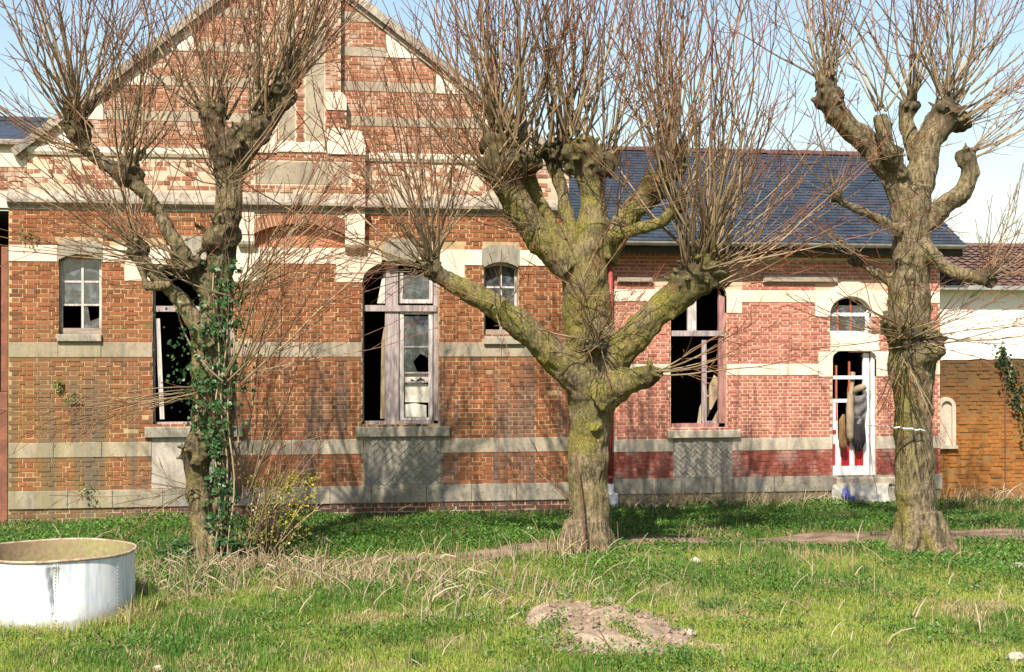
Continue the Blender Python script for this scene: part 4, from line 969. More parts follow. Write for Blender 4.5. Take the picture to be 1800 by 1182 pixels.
class Shoots:
    def __init__(s): s.mb = MB(); s.tip = []
    def curve(s, P, r0, r1, t0, t1, sides=3):
        n = len(P); rad = [r0 + (r1 - r0) * (i / (n - 1)) ** .8 for i in range(n)]; s.mb.tube(P, rad, sides, caps=False)
        for i in range(n): s.tip += [t0 + (t1 - t0) * i / (n - 1)] * sides
    def shoot(s, p, d, L, r0, bend=.06, wob=.07, twigs=5, lvl=0):
        n = max(4, int(L / .22)); st = L / n; d = d.normalized(); P = [p.copy()]; D = [d.copy()]; bz = Vector((0, 0, 1))
        for i in range(n):
            d = (d + bz * bend + Vector((random.gauss(0, wob), random.gauss(0, wob), random.gauss(0, wob * .6)))).normalized(); p = p + d * st; P.append(p.copy()); D.append(d.copy())
        s.curve(P, r0, .0046 if lvl == 0 else .0034, 0 if lvl == 0 else .5, 1, 5 if r0 > .012 else 3)
        for k in range(twigs):
            i = random.randint(max(1, n // 4), n - 1); a = D[i].orthogonal().normalized(); a.rotate(Matrix.Rotation(random.uniform(0, 6.28), 3, D[i])); dd = D[i] * random.uniform(.7, 1.2) + a * random.uniform(.4, 1.0)
            s.shoot(P[i], dd, L * random.uniform(.12, .34) * (1.15 - i / n * .5), max(.0045, r0 * .45), bend * .6, wob * 1.3, 0 if lvl else random.choice((0, 0, 1, 2)), lvl + 1)
    def burst(s, c, r_, n, axis, spread, L, r0=(.006, .016), bend=.08, twigs=5):
        n = int(n * .95)
        for i in range(n):
            d = axis.normalized() + Vector((random.gauss(0, spread * 1.15), random.gauss(0, spread * 1.15), random.gauss(0, spread * .6))); d.normalize()
            s.shoot(c + Vector((random.gauss(0, .4), random.gauss(0, .4), random.gauss(.1, .35))) * r_ + d * r_ * .4, d, random.uniform(*L) * 1.12, (r0[0] + (r0[1] - r0[0]) * random.random() ** 1.6) * 1.6, bend * random.uniform(.3, 1.5), .08, random.randint(max(0, twigs - 3), twigs + 1))
    def build(s, parent):
        me = s.mb.mesh('crown'); a = me.attributes.new('tip', 'FLOAT', 'POINT'); a.data.foreach_set('value', s.tip); return part('crown', me, M['shoot'], parent, smooth=True)

U = Vector((0, 0, 1)); RT = _rt.copy(); FW = Vector((_fw.x, _fw.y, 0)).normalized()
def axis(lx, f=0.0, z=1.0): return RT * lx + FW * f + U * z
SLIM = .95
def chain(Z, *pts):                                   # lower trunk as traced, limbs above slimmer
    return [T(x, y, Z + dz) for x, y, r_, dz in pts], [r_ * Z / F * (SLIM if y < 640 else (1 + SLIM) / 2) for x, y, r_, dz in pts]

# --- middle tree
Z = 19.5; b = G(1032, 968)
tree_m = thing('pollard_tree', (b.x, b.y, 0), 'mossy green pollard with low side limbs and a rusty stake at its trunk', 'tree', 'bare pollarded trees on the grass')
ch = [chain(Z, (1032,1000,58,0), (1032,968,46,0), (1034,925,40,0), (1034,860,37,0), (1035,790,37,0), (1040,730,40,0), (1045,685,46,0), (1042,640,48,0), (1036,580,47,0), (1030,520,48,0), (1028,470,46,0), (1026,435,40,0)),
      chain(Z, (1005,470,32,-.1), (958,428,29,-.15), (925,385,27,-.2), (898,340,28,-.25), (886,300,31,-.25)),
      chain(Z, (985,430,17,.15), (950,360,15,.2), (925,310,17,.3)),
      chain(Z, (1035,450,38,0), (1042,395,31,0), (1043,345,25,0), (1035,305,25,0), (1015,278,24,0)),
      chain(Z, (1010,440,18,.2), (1000,380,15,.25), (985,330,14,.3), (972,285,16,.35)),
      chain(Z, (1055,450,34,.1), (1085,405,24,.1), (1112,368,22,.1), (1150,335,25,.15), (1180,300,24,.2), (1192,255,17,.2)),
      chain(Z, (1070,420,16,-.2), (1120,402,12,-.35), (1165,390,11,-.45), (1195,362,12,-.5)),
      chain(Z, (1040,690,36,-.1), (1000,648,32,-.2), (955,608,28,-.3), (905,562,26,-.4), (855,527,22,-.45), (800,500,18,-.5), (758,478,15,-.5)),
      chain(Z, (1055,665,34,-.05), (1100,608,30,-.15), (1150,555,28,-.2), (1198,515,30,-.25), (1235,490,34,-.25)),
      chain(Z, (1055,700,34,-.2), (1100,672,27,-.4), (1142,662,20,-.5))]
for dx, dz in ((-52, -.15), (-20, -.45), (30, -.4), (52, .1)): ch.append(chain(Z, (1032 + dx * .4, 925, 22, dz * .4), (1032 + dx * .85, 970, 14, dz * .8), (1032 + dx * 1.4, 1000, 8, dz * 1.3)))
kn = [(T(890,290,Z-.25), .33), (T(870,255,Z-.2), .22), (T(930,285,Z+.2), .2), (T(1020,272,Z), .25), (T(975,270,Z+.35), .2), (T(1060,290,Z-.1), .2), (T(1180,300,Z+.2), .2), (T(1150,330,Z+.1), .2), (T(1195,360,Z-.5), .11), (T(1235,485,Z-.25), .30), (T(1205,500,Z-.3), .2), (T(760,475,Z-.5), .14), (T(1142,662,Z-.5), .15), (T(1045,610,Z-.35), .15)]
def alg_m(p, n): return min(1, max(.15, (p.z - .3) / 1.2)) * (.75 + .3 * max(0, -n[0]))
trunk_object(ch, kn, 1, tree_m, alg_m)
S = Shoots()
S.burst(T(890,270,Z-.2), .3, 52, axis(-.12), .32, (1.8, 3.2), (.007, .02)); S.burst(T(930,275,Z+.2), .2, 26, axis(.0), .25, (1.8, 3.0)); S.burst(T(1000,265,Z+.1), .3, 46, axis(.12), .3, (1.8, 3.2), (.007, .02)); S.burst(T(1060,280,Z), .2, 20, axis(.25), .35, (1.5, 2.8))
S.burst(T(1180,290,Z+.2), .22, 44, axis(.08), .25, (1.8, 3.2), (.007, .018)); S.burst(T(1195,355,Z-.5), .1, 8, axis(.4), .4, (.8, 1.6)); S.burst(T(1235,470,Z-.25), .28, 74, axis(.22, -.1), .42, (1.8, 4.2), (.006, .016)); S.burst(T(1235,490,Z-.3), .25, 26, axis(1, -.2, .35), .3, (1.2, 3.0), (.005, .011), .05)
S.burst(T(760,470,Z-.5), .14, 44, axis(-.1, -.1), .42, (1.6, 3.8), (.006, .013)); S.burst(T(760,475,Z-.5), .1, 16, axis(-1, -.2, .0), .45, (.8, 2.0), (.004, .008), .02)
S.burst(T(1142,660,Z-.5), .1, 9, axis(1, -.2, .15), .3, (.8, 2.2), (.005, .011), .03); S.burst(T(1045,600,Z-.4), .14, 30, axis(0, -1, .3), .8, (.5, 1.4), (.004, .008)); S.burst(T(1000,880,Z-.3), .05, 5, axis(-.9, -.3, 1), .3, (.5, 1.1), (.005, .009)); S.burst(T(1075,380,Z-.3), .2, 16, axis(.2, -.8, .3), .7, (.5, 1.5), (.004, .008)); S.burst(T(880,330,Z-.5), .2, 26, axis(-.6, -.5, .5), .4, (1.2, 2.6), (.005, .010)); S.burst(T(930,400,Z-.4), .2, 14, axis(-.5, -.6, .2), .6, (.6, 1.6), (.004, .008)); S.burst(T(1020,520,Z-.5), .2, 14, axis(0, -1, .2), .8, (.5, 1.3), (.004, .007)); S.burst(T(880,540,Z-.5), .15, 10, axis(-.3, -.6, .4), .6, (.5, 1.4), (.004, .007))
S.build(tree_m)

# --- right tree
b = G(1618, 962)
tree_r = thing('pollard_tree', (b.x, b.y, 0), 'tan pollard with a burr at mid trunk beside the red and white door', 'tree', 'bare pollarded trees on the grass')
ch = [chain(Z, (1622,1000,64,0), (1620,962,46,0), (1612,915,38,0), (1608,850,35,0), (1606,780,35,0), (1604,700,37,0), (1602,640,44,0), (1600,600,45,0), (1598,560,41,0), (1600,500,37,0), (1602,440,37,0), (1602,380,38,0), (1600,330,40,0)),
      chain(Z, (1592,345,32,0), (1565,300,27,0), (1532,258,24,0), (1498,228,24,-.05), (1470,200,24,-.1), (1455,165,21,-.1)),
      chain(Z, (1585,310,18,-.15), (1565,275,16,-.25), (1552,240,15,-.3), (1547,202,14,-.3)),
      chain(Z, (1610,335,30,.05), (1622,290,27,.1), (1632,250,27,.1), (1652,215,27,.15), (1668,195,22,.15)),
      chain(Z, (1605,280,16,.25), (1597,230,16,.35), (1592,185,14,.4)),
      chain(Z, (1625,395,22,0), (1660,362,19,-.05), (1692,338,19,-.1), (1707,305,19,-.1), (1700,275,15,-.1)),
      chain(Z, (1585,405,12,-.2), (1540,385,9,-.35), (1505,365,8,-.45), (1470,348,8,-.5)),
      chain(Z, (1580,505,14,.1), (1548,482,11,.15), (1522,466,10,.2), (1502,452,11,.2)),
      chain(Z, (1620,430,17,-.15), (1655,465,14,-.3), (1690,485,13,-.4), (1732,490,13,-.45)),
      chain(Z, (1615,630,22,-.2), (1645,618,18,-.35), (1660,612,14,-.4))]
for dx, dz in ((-58, .1), (-25, -.4), (30, -.45), (62, -.1)): ch.append(chain(Z, (1615 + dx * .35, 905, 20, dz * .4), (1618 + dx * .8, 962, 15, dz * .8), (1620 + dx * 1.25, 998, 8, dz * 1.3)))
kn = [(T(1458,175,Z-.1), .19), (T(1450,150,Z-.1), .14), (T(1665,200,Z+.15), .23), (T(1690,215,Z+.1), .15), (T(1697,280,Z-.1), .14), (T(1592,590,Z-.2), .22), (T(1570,575,Z-.1), .16), (T(1635,600,Z-.2), .16), (T(1502,455,Z+.2), .12), (T(1470,348,Z-.5), .08), (T(1735,490,Z-.45), .12), (T(1600,190,Z+.4), .12), (T(1570,275,Z-.2), .15)]
def alg_r(p, n): return .12 + .75 * max(0, -n[0]) * (1 if p.z < 3.2 else .4)
trunk_object(ch, kn, 2, tree_r, alg_r)
S = Shoots()
S.burst(T(1455,155,Z-.1), .18, 34, axis(.0), .34, (1.2, 2.4), (.006, .014)); S.burst(T(1665,190,Z+.15), .24, 48, axis(.25), .42, (1.2, 2.6), (.006, .015)); S.burst(T(1690,215,Z), .15, 22, axis(1, -.1, .5), .35, (.8, 2.0), (.004, .009), .03); S.burst(T(1600,185,Z+.4), .12, 22, axis(.0), .35, (1.2, 2.4)); S.burst(T(1547,200,Z-.3), .1, 10, axis(-.1), .4, (.8, 2.0))
S.burst(T(1700,275,Z-.1), .12, 16, axis(1, 0, .6), .4, (.8, 1.8), (.004, .008)); S.burst(T(1590,590,Z-.4), .2, 20, axis(-.8, -.6, .25), .5, (.8, 2.2), (.004, .010), .03); S.burst(T(1620,590,Z-.4), .2, 20, axis(.8, -.6, .25), .45, (.8, 2.2), (.004, .010), .02); S.burst(T(1590,620,Z-.45), .1, 12, axis(0, -.6, -1), .35, (.5, 1.3), (.004, .007), -.03)
S.burst(T(1470,348,Z-.5), .07, 12, axis(-.7, -.2, .6), .5, (.6, 1.6), (.004, .008)); S.burst(T(1502,452,Z+.2), .08, 12, axis(-.8, 0, .5), .5, (.6, 1.8), (.004, .008)); S.burst(T(1735,490,Z-.45), .1, 22, axis(.5, -.2, .6), .7, (.6, 1.6), (.004, .008)); S.burst(T(1600,420,Z-.4), .3, 16, axis(0, -1, .2), .9, (.5, 1.2), (.003, .006)); S.burst(T(1570,280,Z-.3), .2, 14, axis(-.2, -.7, .3), .6, (.5, 1.4), (.004, .007))
S.build(tree_r)

# --- left tree
Z = 18.6; b = G(368, 985); SLIM = .82
tree_l = thing('pollard_tree', (b.x, b.y, 0), 'ivy-clad forked pollard with knotty limbs, standing behind the white tank', 'tree', 'bare pollarded trees on the grass')
ch = [chain(Z, (358,1010,36,0), (356,970,28,0), (352,900,24,0), (348,850,25,0), (346,800,29,-.05), (354,745,24,0), (362,690,26,.05), (366,640,34,.05), (374,580,35,.05), (382,520,34,.05), (392,450,32,.05), (400,380,31,.05), (402,320,30,.05), (400,270,31,.05)),
      chain(Z, (385,1005,24,.15), (386,950,19,.15), (388,860,18,.15), (394,780,18,.15), (398,700,20,.12), (396,640,26,.1)),
      chain(Z, (372,610,26,-.1), (345,570,22,-.15), (318,530,19,-.2), (288,497,16,-.25), (262,470,14,-.3), (242,440,13,-.3)),
      chain(Z, (378,520,28,0), (338,470,20,0), (306,425,18,0), (285,385,16,0), (262,345,16,0), (225,308,19,0), (180,285,15,0), (150,262,15,0), (135,232,16,0)),
      chain(Z, (398,310,26,.05), (432,262,24,.1), (465,222,23,.1), (492,185,20,.15), (505,155,17,.15)),
      chain(Z, (396,290,28,0), (380,250,26,-.05), (372,215,22,-.1), (368,180,14,-.1)),
      chain(Z, (300,500,14,-.3), (262,505,9,-.4), (235,440,8,-.4))]
for dx, dz in ((-34, -.1), (-8, -.35), (24, -.3), (40, .1)): ch.append(chain(Z, (362 + dx * .3, 930, 14, dz * .3), (364 + dx * .8, 982, 10, dz * .8), (366 + dx * 1.3, 1008, 6, dz * 1.2)))
kn = [(T(135,232,Z), .18), (T(130,205,Z), .14), (T(225,305,Z), .19), (T(242,440,Z-.3), .15), (T(400,262,Z), .25), (T(450,232,Z+.1), .22), (T(495,170,Z+.15), .22), (T(372,200,Z-.1), .17), (T(345,800,Z-.05), .2), (T(330,470,Z-.1), .2), (T(390,420,Z), .26)]
def alg_l(p, n): return .35 * max(0, -n[0]) + (.55 if 1.0 < p.z < 1.9 else .25)
trunk_object(ch, kn, 3, tree_l, alg_l)
S = Shoots()
S.burst(T(135,215,Z), .2, 46, axis(.0), .36, (1.2, 2.6), (.006, .017)); S.burst(T(225,290,Z), .22, 30, axis(.15), .4, (1.2, 2.8), (.006, .015)); S.burst(T(380,225,Z-.05), .25, 40, axis(-.15), .4, (1.2, 2.8), (.006, .018)); S.burst(T(460,210,Z+.1), .25, 42, axis(.3), .35, (1.4, 2.8), (.006, .017)); S.burst(T(500,160,Z+.15), .18, 34, axis(.35), .35, (1.2, 2.4), (.006, .015))
S.burst(T(242,435,Z-.3), .12, 24, axis(-.5, -.1, .8), .6, (1.0, 2.6), (.004, .010)); S.burst(T(330,480,Z-.4), .2, 18, axis(-.8, -.5, .35), .5, (.9, 2.6), (.004, .010), .03); S.burst(T(420,520,Z-.3), .2, 34, axis(.9, -.3, .75), .4, (1.4, 3.6), (.004, .010), .04); S.burst(T(410,680,Z-.3), .2, 26, axis(.8, -.2, .8), .4, (1.4, 3.6), (.004, .010), .03); S.burst(T(250,450,Z-.3), .15, 14, axis(-1, -.2, .6), .5, (1.2, 2.6), (.005, .010), .03); S.burst(T(170,280,Z), .15, 16, axis(-1, -.2, .5), .4, (1.0, 2.4), (.005, .010), .04); S.burst(T(340,690,Z-.3), .15, 14, axis(-1, -.3, -.15), .25, (1.4, 2.4), (.005, .010), -.02); S.burst(T(400,330,Z-.4), .2, 24, axis(.3, -.8, .4), .7, (.8, 2.0), (.004, .009)); S.burst(T(350,860,Z-.2), .1, 8, axis(-.9, -.3, -.1), .4, (.8, 1.8), (.004, .008), .0)
S.burst(T(425,880,Z+.1), .1, 10, axis(.15, 0, 1), .15, (1.6, 3.4), (.008, .013), .02); S.burst(T(440,960,Z), .15, 12, axis(.25, -.1, 1), .25, (1.0, 2.2), (.005, .009), .02)
S.build(tree_l)

# ivy on the left tree
def leaves_np(P, N, size, col, aspect=1.0, jitter=.5):
    """P (n,3) centres, N (n,3) facing; diamond leaves with a folded midrib"""
    n = len(P); t = rng.normal(size=(n, 3)); N = N + rng.normal(size=(n, 3)) * jitter; N /= np.linalg.norm(N, axis=1, keepdims=True)
    t -= N * (t * N).sum(1, keepdims=True); t /= np.linalg.norm(t, axis=1, keepdims=True); bb = np.cross(N, t); sz = size[:, None]
    V = np.stack([P - t * sz * .5, P + bb * sz * .42 * aspect + N * sz * .10, P + t * sz * .55, P - bb * sz * .42 * aspect + N * sz * .10], 1).reshape(-1, 3)
    i = np.arange(n)[:, None] * 4; tr = np.concatenate([i + np.array([[0, 1, 2]]), i + np.array([[0, 2, 3]])])
    return V, tr, np.repeat(col, 4, 0)
M['leaf'] = leaf_mat('leaf', .38, .2); M['blade'] = leaf_mat('grass_blade', .6, .35)
iv = thing('ivy', (b.x, b.y - .2, 0), 'glossy dark green ivy climbing the forked trunk of the tree behind the tank', 'ivy')
P, N = [], []
path_i = [(392, 985, 30), (392, 930, 26), (388, 880, 20), (385, 830, 16), (382, 780, 16), (376, 740, 26), (370, 700, 44), (372, 650, 50), (376, 600, 44), (392, 550, 30), (402, 500, 26), (392, 450, 20)]
for k in range(2000):
    i = random.randint(0, len(path_i) - 2); u = random.random(); x = path_i[i][0] * (1-u) + path_i[i+1][0] * u; y = path_i[i][1] * (1-u) + path_i[i+1][1] * u; wd = path_i[i][2] * (1-u) + path_i[i+1][2] * u
    q = random.gauss(0, .75); q = max(-1.5, min(1.5, q)); off = -.32 * math.sqrt(max(0, 1 - (q/1.55) ** 2)) - random.uniform(-.05, .08)
    cl = noise.noise(Vector((x / 22, y / 16, 1)))
    if cl < .02 and random.random() < .85: continue
    P.append(T(x + q * wd, y, Z + off)); N.append(-FW * 1.0 + RT * q * .7 + U * .45)
for k in range(800):
    x, y = random.gauss(366, 34), random.gauss(645, 85); 
    if noise.noise(Vector((x / 18, y / 18, 4))) > -.05 and y < 790: P.append(T(x, y, Z - random.uniform(.1, .42))); N.append(-FW + U * .5 + RT * random.gauss(0, .5))
for k in range(700):                                  # ground level tangle
    a = random.uniform(0, 6.28); r_ = random.random() ** .6 * .55; g = G(370, 985); P.append(Vector((g.x + r_ * math.cos(a) * 1.3, g.y + r_ * math.sin(a) * .7 - .1, random.uniform(.03, .45) * (1 - r_ * .8)))); N.append(U + -FW * .5)
P = np.array([tuple(p) for p in P]); N = np.array([tuple(p) for p in N]); n = len(P); mixc = rng.random((n, 1))
col = np.array([[.018,.05,.016]]) * (1 - mixc) + np.array([[.05,.11,.03]]) * mixc
V, tr, cc = leaves_np(P, N, rng.uniform(.025, .085, n), col, 1.05, .55); part('leaves', np_mesh('leaves', V, tris=tr, col=cc), M['leaf'], iv, kind='stuff')
m = MB()
for dx in (-8, 6, 18): m.tube([T(388 + dx + 6 * math.sin(y / 40 + dx), y, Z - .3) for y in range(990, 450, -30)], .012, 5)
part('stem', m, M['plank'], iv)

cr = thing('creeper', (ax(1785), YA - .1, 0), 'dark creeper hanging down the orange brick outbuilding at the right edge', 'creeper')
P = []
for k in range(380):
    u = random.random(); p = W(1762 + 55 * u + random.gauss(0, 9), 622 + 165 * u + random.gauss(0, 14), YA - random.uniform(.03, .16)); P.append(tuple(p))
for k in range(60): P.append(tuple(W(1762 + random.gauss(0, 4), 622 + random.gauss(0, 6), YA - random.uniform(.04, .15))))
P = np.array(P); n = len(P); col = np.array([[.014,.03,.012]]) + rng.random((n, 1)) * np.array([[.03,.05,.015]])
V, tr, cc = leaves_np(P, rng.normal(size=(n, 3)) * .5 + np.array([[0, -1, .4]]), rng.uniform(.03, .08, n), col); part('leaves', np_mesh('leaves', V, tris=tr, col=cc), M['leaf'], cr, kind='stuff')
m = MB(); m.tube([W(1830, 860, YA - .04), W(1812, 760, YA - .05), W(1785, 690, YA - .05), W(1762, 622, YA - .05)], .015, 5); part('stem', m, M['plank'], cr)

# flowering shrub beside the left tree
g = G(475, 985); sh = thing('shrub', (g.x, g.y, 0), 'small shrub with bare tan stems and yellow-green leaves right of the ivy-clad tree', 'shrub')
S = Shoots(); S.burst(Vector((g.x - .05, g.y, .02)), .18, 46, axis(.05), .33, (.5, 1.1), (.005, .010), .02, 3); me = S.mb.mesh('stems'); at = me.attributes.new('tip', 'FLOAT', 'POINT'); at.data.foreach_set('value', [t * .35 for t in S.tip]); part('stems', me, M['shoot'], sh)
n = 2600; a = rng.uniform(0, 6.28, n); rr = rng.random(n) ** .5; P = np.stack([g.x + .12 + rr * np.cos(a) * .48, g.y + rr * np.sin(a) * .35, .2 + .95 * rng.random(n) ** .8], 1); P[:, 0] += (P[:, 2] - .5) * .1
ku = np.array([noise.noise(Vector(p * 5)) for p in P]) > -.05; P = P[ku]; n = len(P); mixc = rng.random((n, 1)) ** 1.5; yl = (P[:, :1] > g.x + .2) * 1.0
col = np.array([[.12,.15,.03]]) * (1 - mixc) + np.array([[.50,.38,.03]]) * mixc * yl + np.array([[.26,.24,.04]]) * mixc * (1 - yl)
V, tr, cc = leaves_np(P, rng.normal(size=(n, 3)) + np.array([[0, -.6, .6]]), rng.uniform(.022, .045, n), col); part('leaves', np_mesh('leaves', V, tris=tr, col=cc), M['leaf'], sh, kind='stuff')

# ------------------------------------------------------------------ TANK
tc = T(95, 969, 15.0); TX, TY, TR, TH = tc.x, tc.y, .83, .675
tank = thing('water_tank', (TX, TY, 0), 'round white riveted metal tank with a dented side and rusty rim in the grass', 'tank')
s = NT('whitened_zinc'); n1 = s.noise(2.2, 6, .6); n2 = s.noise(1, 5, .6, stretch=(9, 9, 1.2)); n3 = s.noise(50, 4, .6)
c = s.mix(s.step(n2, .42, .66), (0.66,0.66,0.66), (0.42,0.46,0.52)); c = s.mix(s.math('MULTIPLY', s.step(n1, .58, .72), .4), c, (0.48,0.50,0.54)); c = s.mix(s.math('MULTIPLY', s.math('SUBTRACT', 1.0, s.step(s.math('ADD', s.xyz()[2], s.math('MULTIPLY', n1, .3)), .18, .36)), .55), c, (0.20,0.16,0.10)); c = s.mix(s.math('MULTIPLY', s.step(s.noise(1, 5, .6, stretch=(14, 14, .8)), .60, .72), .5), c, (0.26,0.15,0.08)); M['tank'] = s.done(c, .5, s.bump(n3, .15, .004), .5)
s = NT('tank_inside'); n1 = s.noise(2, 6, .6); n2 = s.noise(20, 5, .6); c = s.mix(s.step(n1, .4, .6), (0.26,0.18,0.11), (0.25,0.22,0.10)); c = s.mix(.5, c, s.ramp(n2, [(.3, grey(.3)), (.7, grey(.7))]), 'OVERLAY'); M['tank_in'] = s.done(c, .9, s.bump(n2, .4, .01), .2)
def tdent(a, z):                                      # radial dent
    da = (a - AD + math.pi) % (2 * math.pi) - math.pi
    u = da / .045 if da < 0 else da / .24; v = (z - .36) / .27
    u += 1.0 * v * (1 if da < 0 else .3); w_ = max(0, 1 - abs(u)) * max(0, 1 - v * v)
    return -.10 * w_ ** .8 * (1 if z < TH - .04 else 0)
AD = math.atan2(-math.cos(YAW), -math.sin(YAW)) + .30
na, nz = 260, 30; m = MB()
for shell, rin in ((0, 0), (1, .012)):
    n0 = len(m.v)
    for j in range(nz + 1):
        z = -.05 + (TH + .05) * j / nz
        for i in range(na):
            a = 2 * math.pi * i / na; r_ = TR - rin + tdent(a, z); m.v.append((TX + r_ * math.cos(a), TY + r_ * math.sin(a), z))
    if shell: break
    for j in range(nz):
        for i in range(na): m.f.append((n0 + j*na + i, n0 + j*na + (i+1) % na, n0 + (j+1)*na + (i+1) % na, n0 + (j+1)*na + i))
m.v = m.v[:(nz + 1) * na]; part('body', m, M['tank'], tank, smooth=True)
m = MB(); n0 = 0
for j in range(9):
    z = .03 + (TH - .03) * j / 8
    for i in range(na): a = 2 * math.pi * i / na; r_ = TR - .012 + tdent(a, z); m.v.append((TX + r_ * math.cos(a), TY + r_ * math.sin(a), z))
for j in range(8):
    for i in range(na): m.f.append((j*na + i, (j+1)*na + i, (j+1)*na + (i+1) % na, j*na + (i+1) % na))
m.v.append((TX, TY, .05)); c_ = len(m.v) - 1
for i in range(na): m.f.append((i, (i+1) % na, c_))
part('lining', m, M['tank_in'], tank, smooth=True)
m = MB(); pts = [(TX + (TR + .006) * math.cos(2*math.pi*i/96), TY + (TR + .006) * math.sin(2*math.pi*i/96), TH + .004 * math.sin(5 * 2*math.pi*i/96 + 1)) for i in range(97)]; m.tube(pts, .015, 8, False); part('rim', m, plain_mat('rusty_rim', (0.42,0.34,0.25), (0.24,0.15,0.09), 9, .8), tank, smooth=True)
for da in (.03, .86, -.8, 2.0, 3.4):
    m = MB(); a0 = AD + da
    for (u0, u1, q) in ((-.03, .03, .006),):
        for j in range(14):
            za, zb = TH * j / 14, TH * (j + 1) / 14; c4 = []
            for aa, zz in ((a0 + u0, za), (a0 + u1, za), (a0 + u1, zb), (a0 + u0, zb)): r_ = TR + tdent(aa, zz) + q; c4.append((TX + r_ * math.cos(aa), TY + r_ * math.sin(aa), zz))
            m.quad(*c4)
    part('seam', m, M['tank'], tank)
    m = MB()
    for j in range(19): z = .02 + j * .035; r_ = TR + tdent(a0, z) + .007; m.blob((TX + r_ * math.cos(a0), TY + r_ * math.sin(a0), z), .0085, 0, 0, 1)
    part('rivets', m, M['zinc'], tank, kind='stuff')

# ------------------------------------------------------------------ SMALL THINGS
o = part('iron_stake', MB().tube([T(1030, 975, 18.95), T(1024, 900, 18.97), T(1018, 850, 18.99), T(1012, 800, 19.02)], [.015, .015, .014, .012], 6), M['rust']); tag(o, 'thin rusty stake leaning against the middle tree trunk', 'stake')
m = MB(); P = []
for i in range(25):
    u = i / 24; a = W(1526, 748, YW - .05); k1 = T(1571, 751, 19.15); k2 = T(1625, 757, 19.12); p = a.lerp(k1, u / .7) if u < .7 else k1.lerp(k2, (u - .7) / .3); p.z += .010 * math.sin(u * 60); P.append(p)
o = part('tape', m.tube(P, .009, 5), plain_mat('white_tape', (0.8,0.8,0.8), (0.7,0.7,0.7), 10, .5)); tag(o, 'white tape strung from the door to the right tree', 'tape')
M['foam_tan'] = plain_mat('tan_foam', (0.28,0.205,0.13), (0.20,0.15,0.095), 7, .9); M['foam_brown'] = plain_mat('brown_foam', (0.20,0.115,0.05), (0.15,0.085,0.035), 7, .9)
M['greycloth'] = plain_mat('grey_cloth', (0.17,0.16,0.155), (0.11,0.10,0.10), 8, .95); M['blackcloth'] = plain_mat('black_cloth', (0.02,0.018,0.02), (0.035,0.03,0.03), 10, .95)
yh = YW + .02
def sausage(pts, rad, mat, name, lab, cat, sides=12, flat=.75):
    P = [W(px, py, Y) for px, py, Y in pts]; m = MB(); Q = []; Rr = []
    for i in range(len(P) - 1):
        for k in range(4): u = k / 4; Q.append(P[i].lerp(P[i+1], u)); Rr.append(rad[i] * (1-u) + rad[i+1] * u)
    Q.append(P[-1]); Rr.append(rad[-1]); m.tube(Q, Rr, sides)
    m.v = [(x + .012 * noise.noise(Vector((x*9, y*9, z*9))), y + .02 * noise.noise(Vector((x*7, y*7, z*7 + 4))), z) for x, y, z in m.v]
    o = part(name, m, mat, smooth=True); tag(o, lab, cat); return o
sausage([(1499,655,yh+.2),(1495,690,yh+.12),(1494,720,yh+.02),(1494,750,yh-.03),(1494,770,yh-.03),(1494,777,yh-.03)], [.045,.06,.066,.07,.06,.02], M['foam_tan'], 'foam_roll', 'long pale tan foam roll hanging out through the broken door', 'foam roll')
sausage([(1483,730,yh+.05),(1480,742,yh-.04),(1480,765,yh-.06),(1482,785,yh-.06),(1484,790,yh-.05)], [.03,.06,.065,.07,.03], M['foam_brown'], 'cushion', 'brown cushion hanging lowest out of the broken door pane', 'cushion')
sausage([(1501,690,yh+.05),(1507,684,yh-.01),(1516,681,yh-.01),(1521,683,yh+.0)], [.04,.058,.062,.03], M['foam_tan'], 'bolster', 'short rounded beige bolster stuffed at the top of the door gap', 'bolster')
m = MB(); n = 14
for j in range(13):
    for i in range(n + 1):
        u, v = i / n, j / 12; px = 1501 + 21 * u + 2 * math.sin(v * 5); py = 690 + 50 * v + 6 * math.sin(u * 3.1); p = W(px, py, yh + .03 * math.sin(v * 16 + u * 4) + .02 * math.sin(u * 9) - .01); m.v.append(tuple(p))
for j in range(12):
    for i in range(n): a = j*(n+1)+i; m.f.append((a, a+n+1, a+n+2, a+1))
m.v += [(x, y + .03, z) for x, y, z in m.v]; h = len(m.v) // 2; m.f += [tuple(h + q for q in reversed(f)) for f in m.f]
o = part('grey_jacket', m, M['greycloth'], smooth=True); tag(o, 'crumpled grey cloth draped in the door opening below the bolster', 'cloth')
m = MB()
for i in range(5): px = 1503 + i * 3; m.tube([W(px, 735, yh + .03), W(px + 1, 765, yh - .02), W(px + 1.5, 783 + 8 * math.sin(i * 1.3), yh - .03), W(px + 1, 795 - abs(i - 2) * 4, yh - .02)], [.045, .06, .055, .015], 8)
o = part('black_rag', m, M['blackcloth'], smooth=True); tag(o, 'black rag hanging below the grey cloth over the door', 'rag')
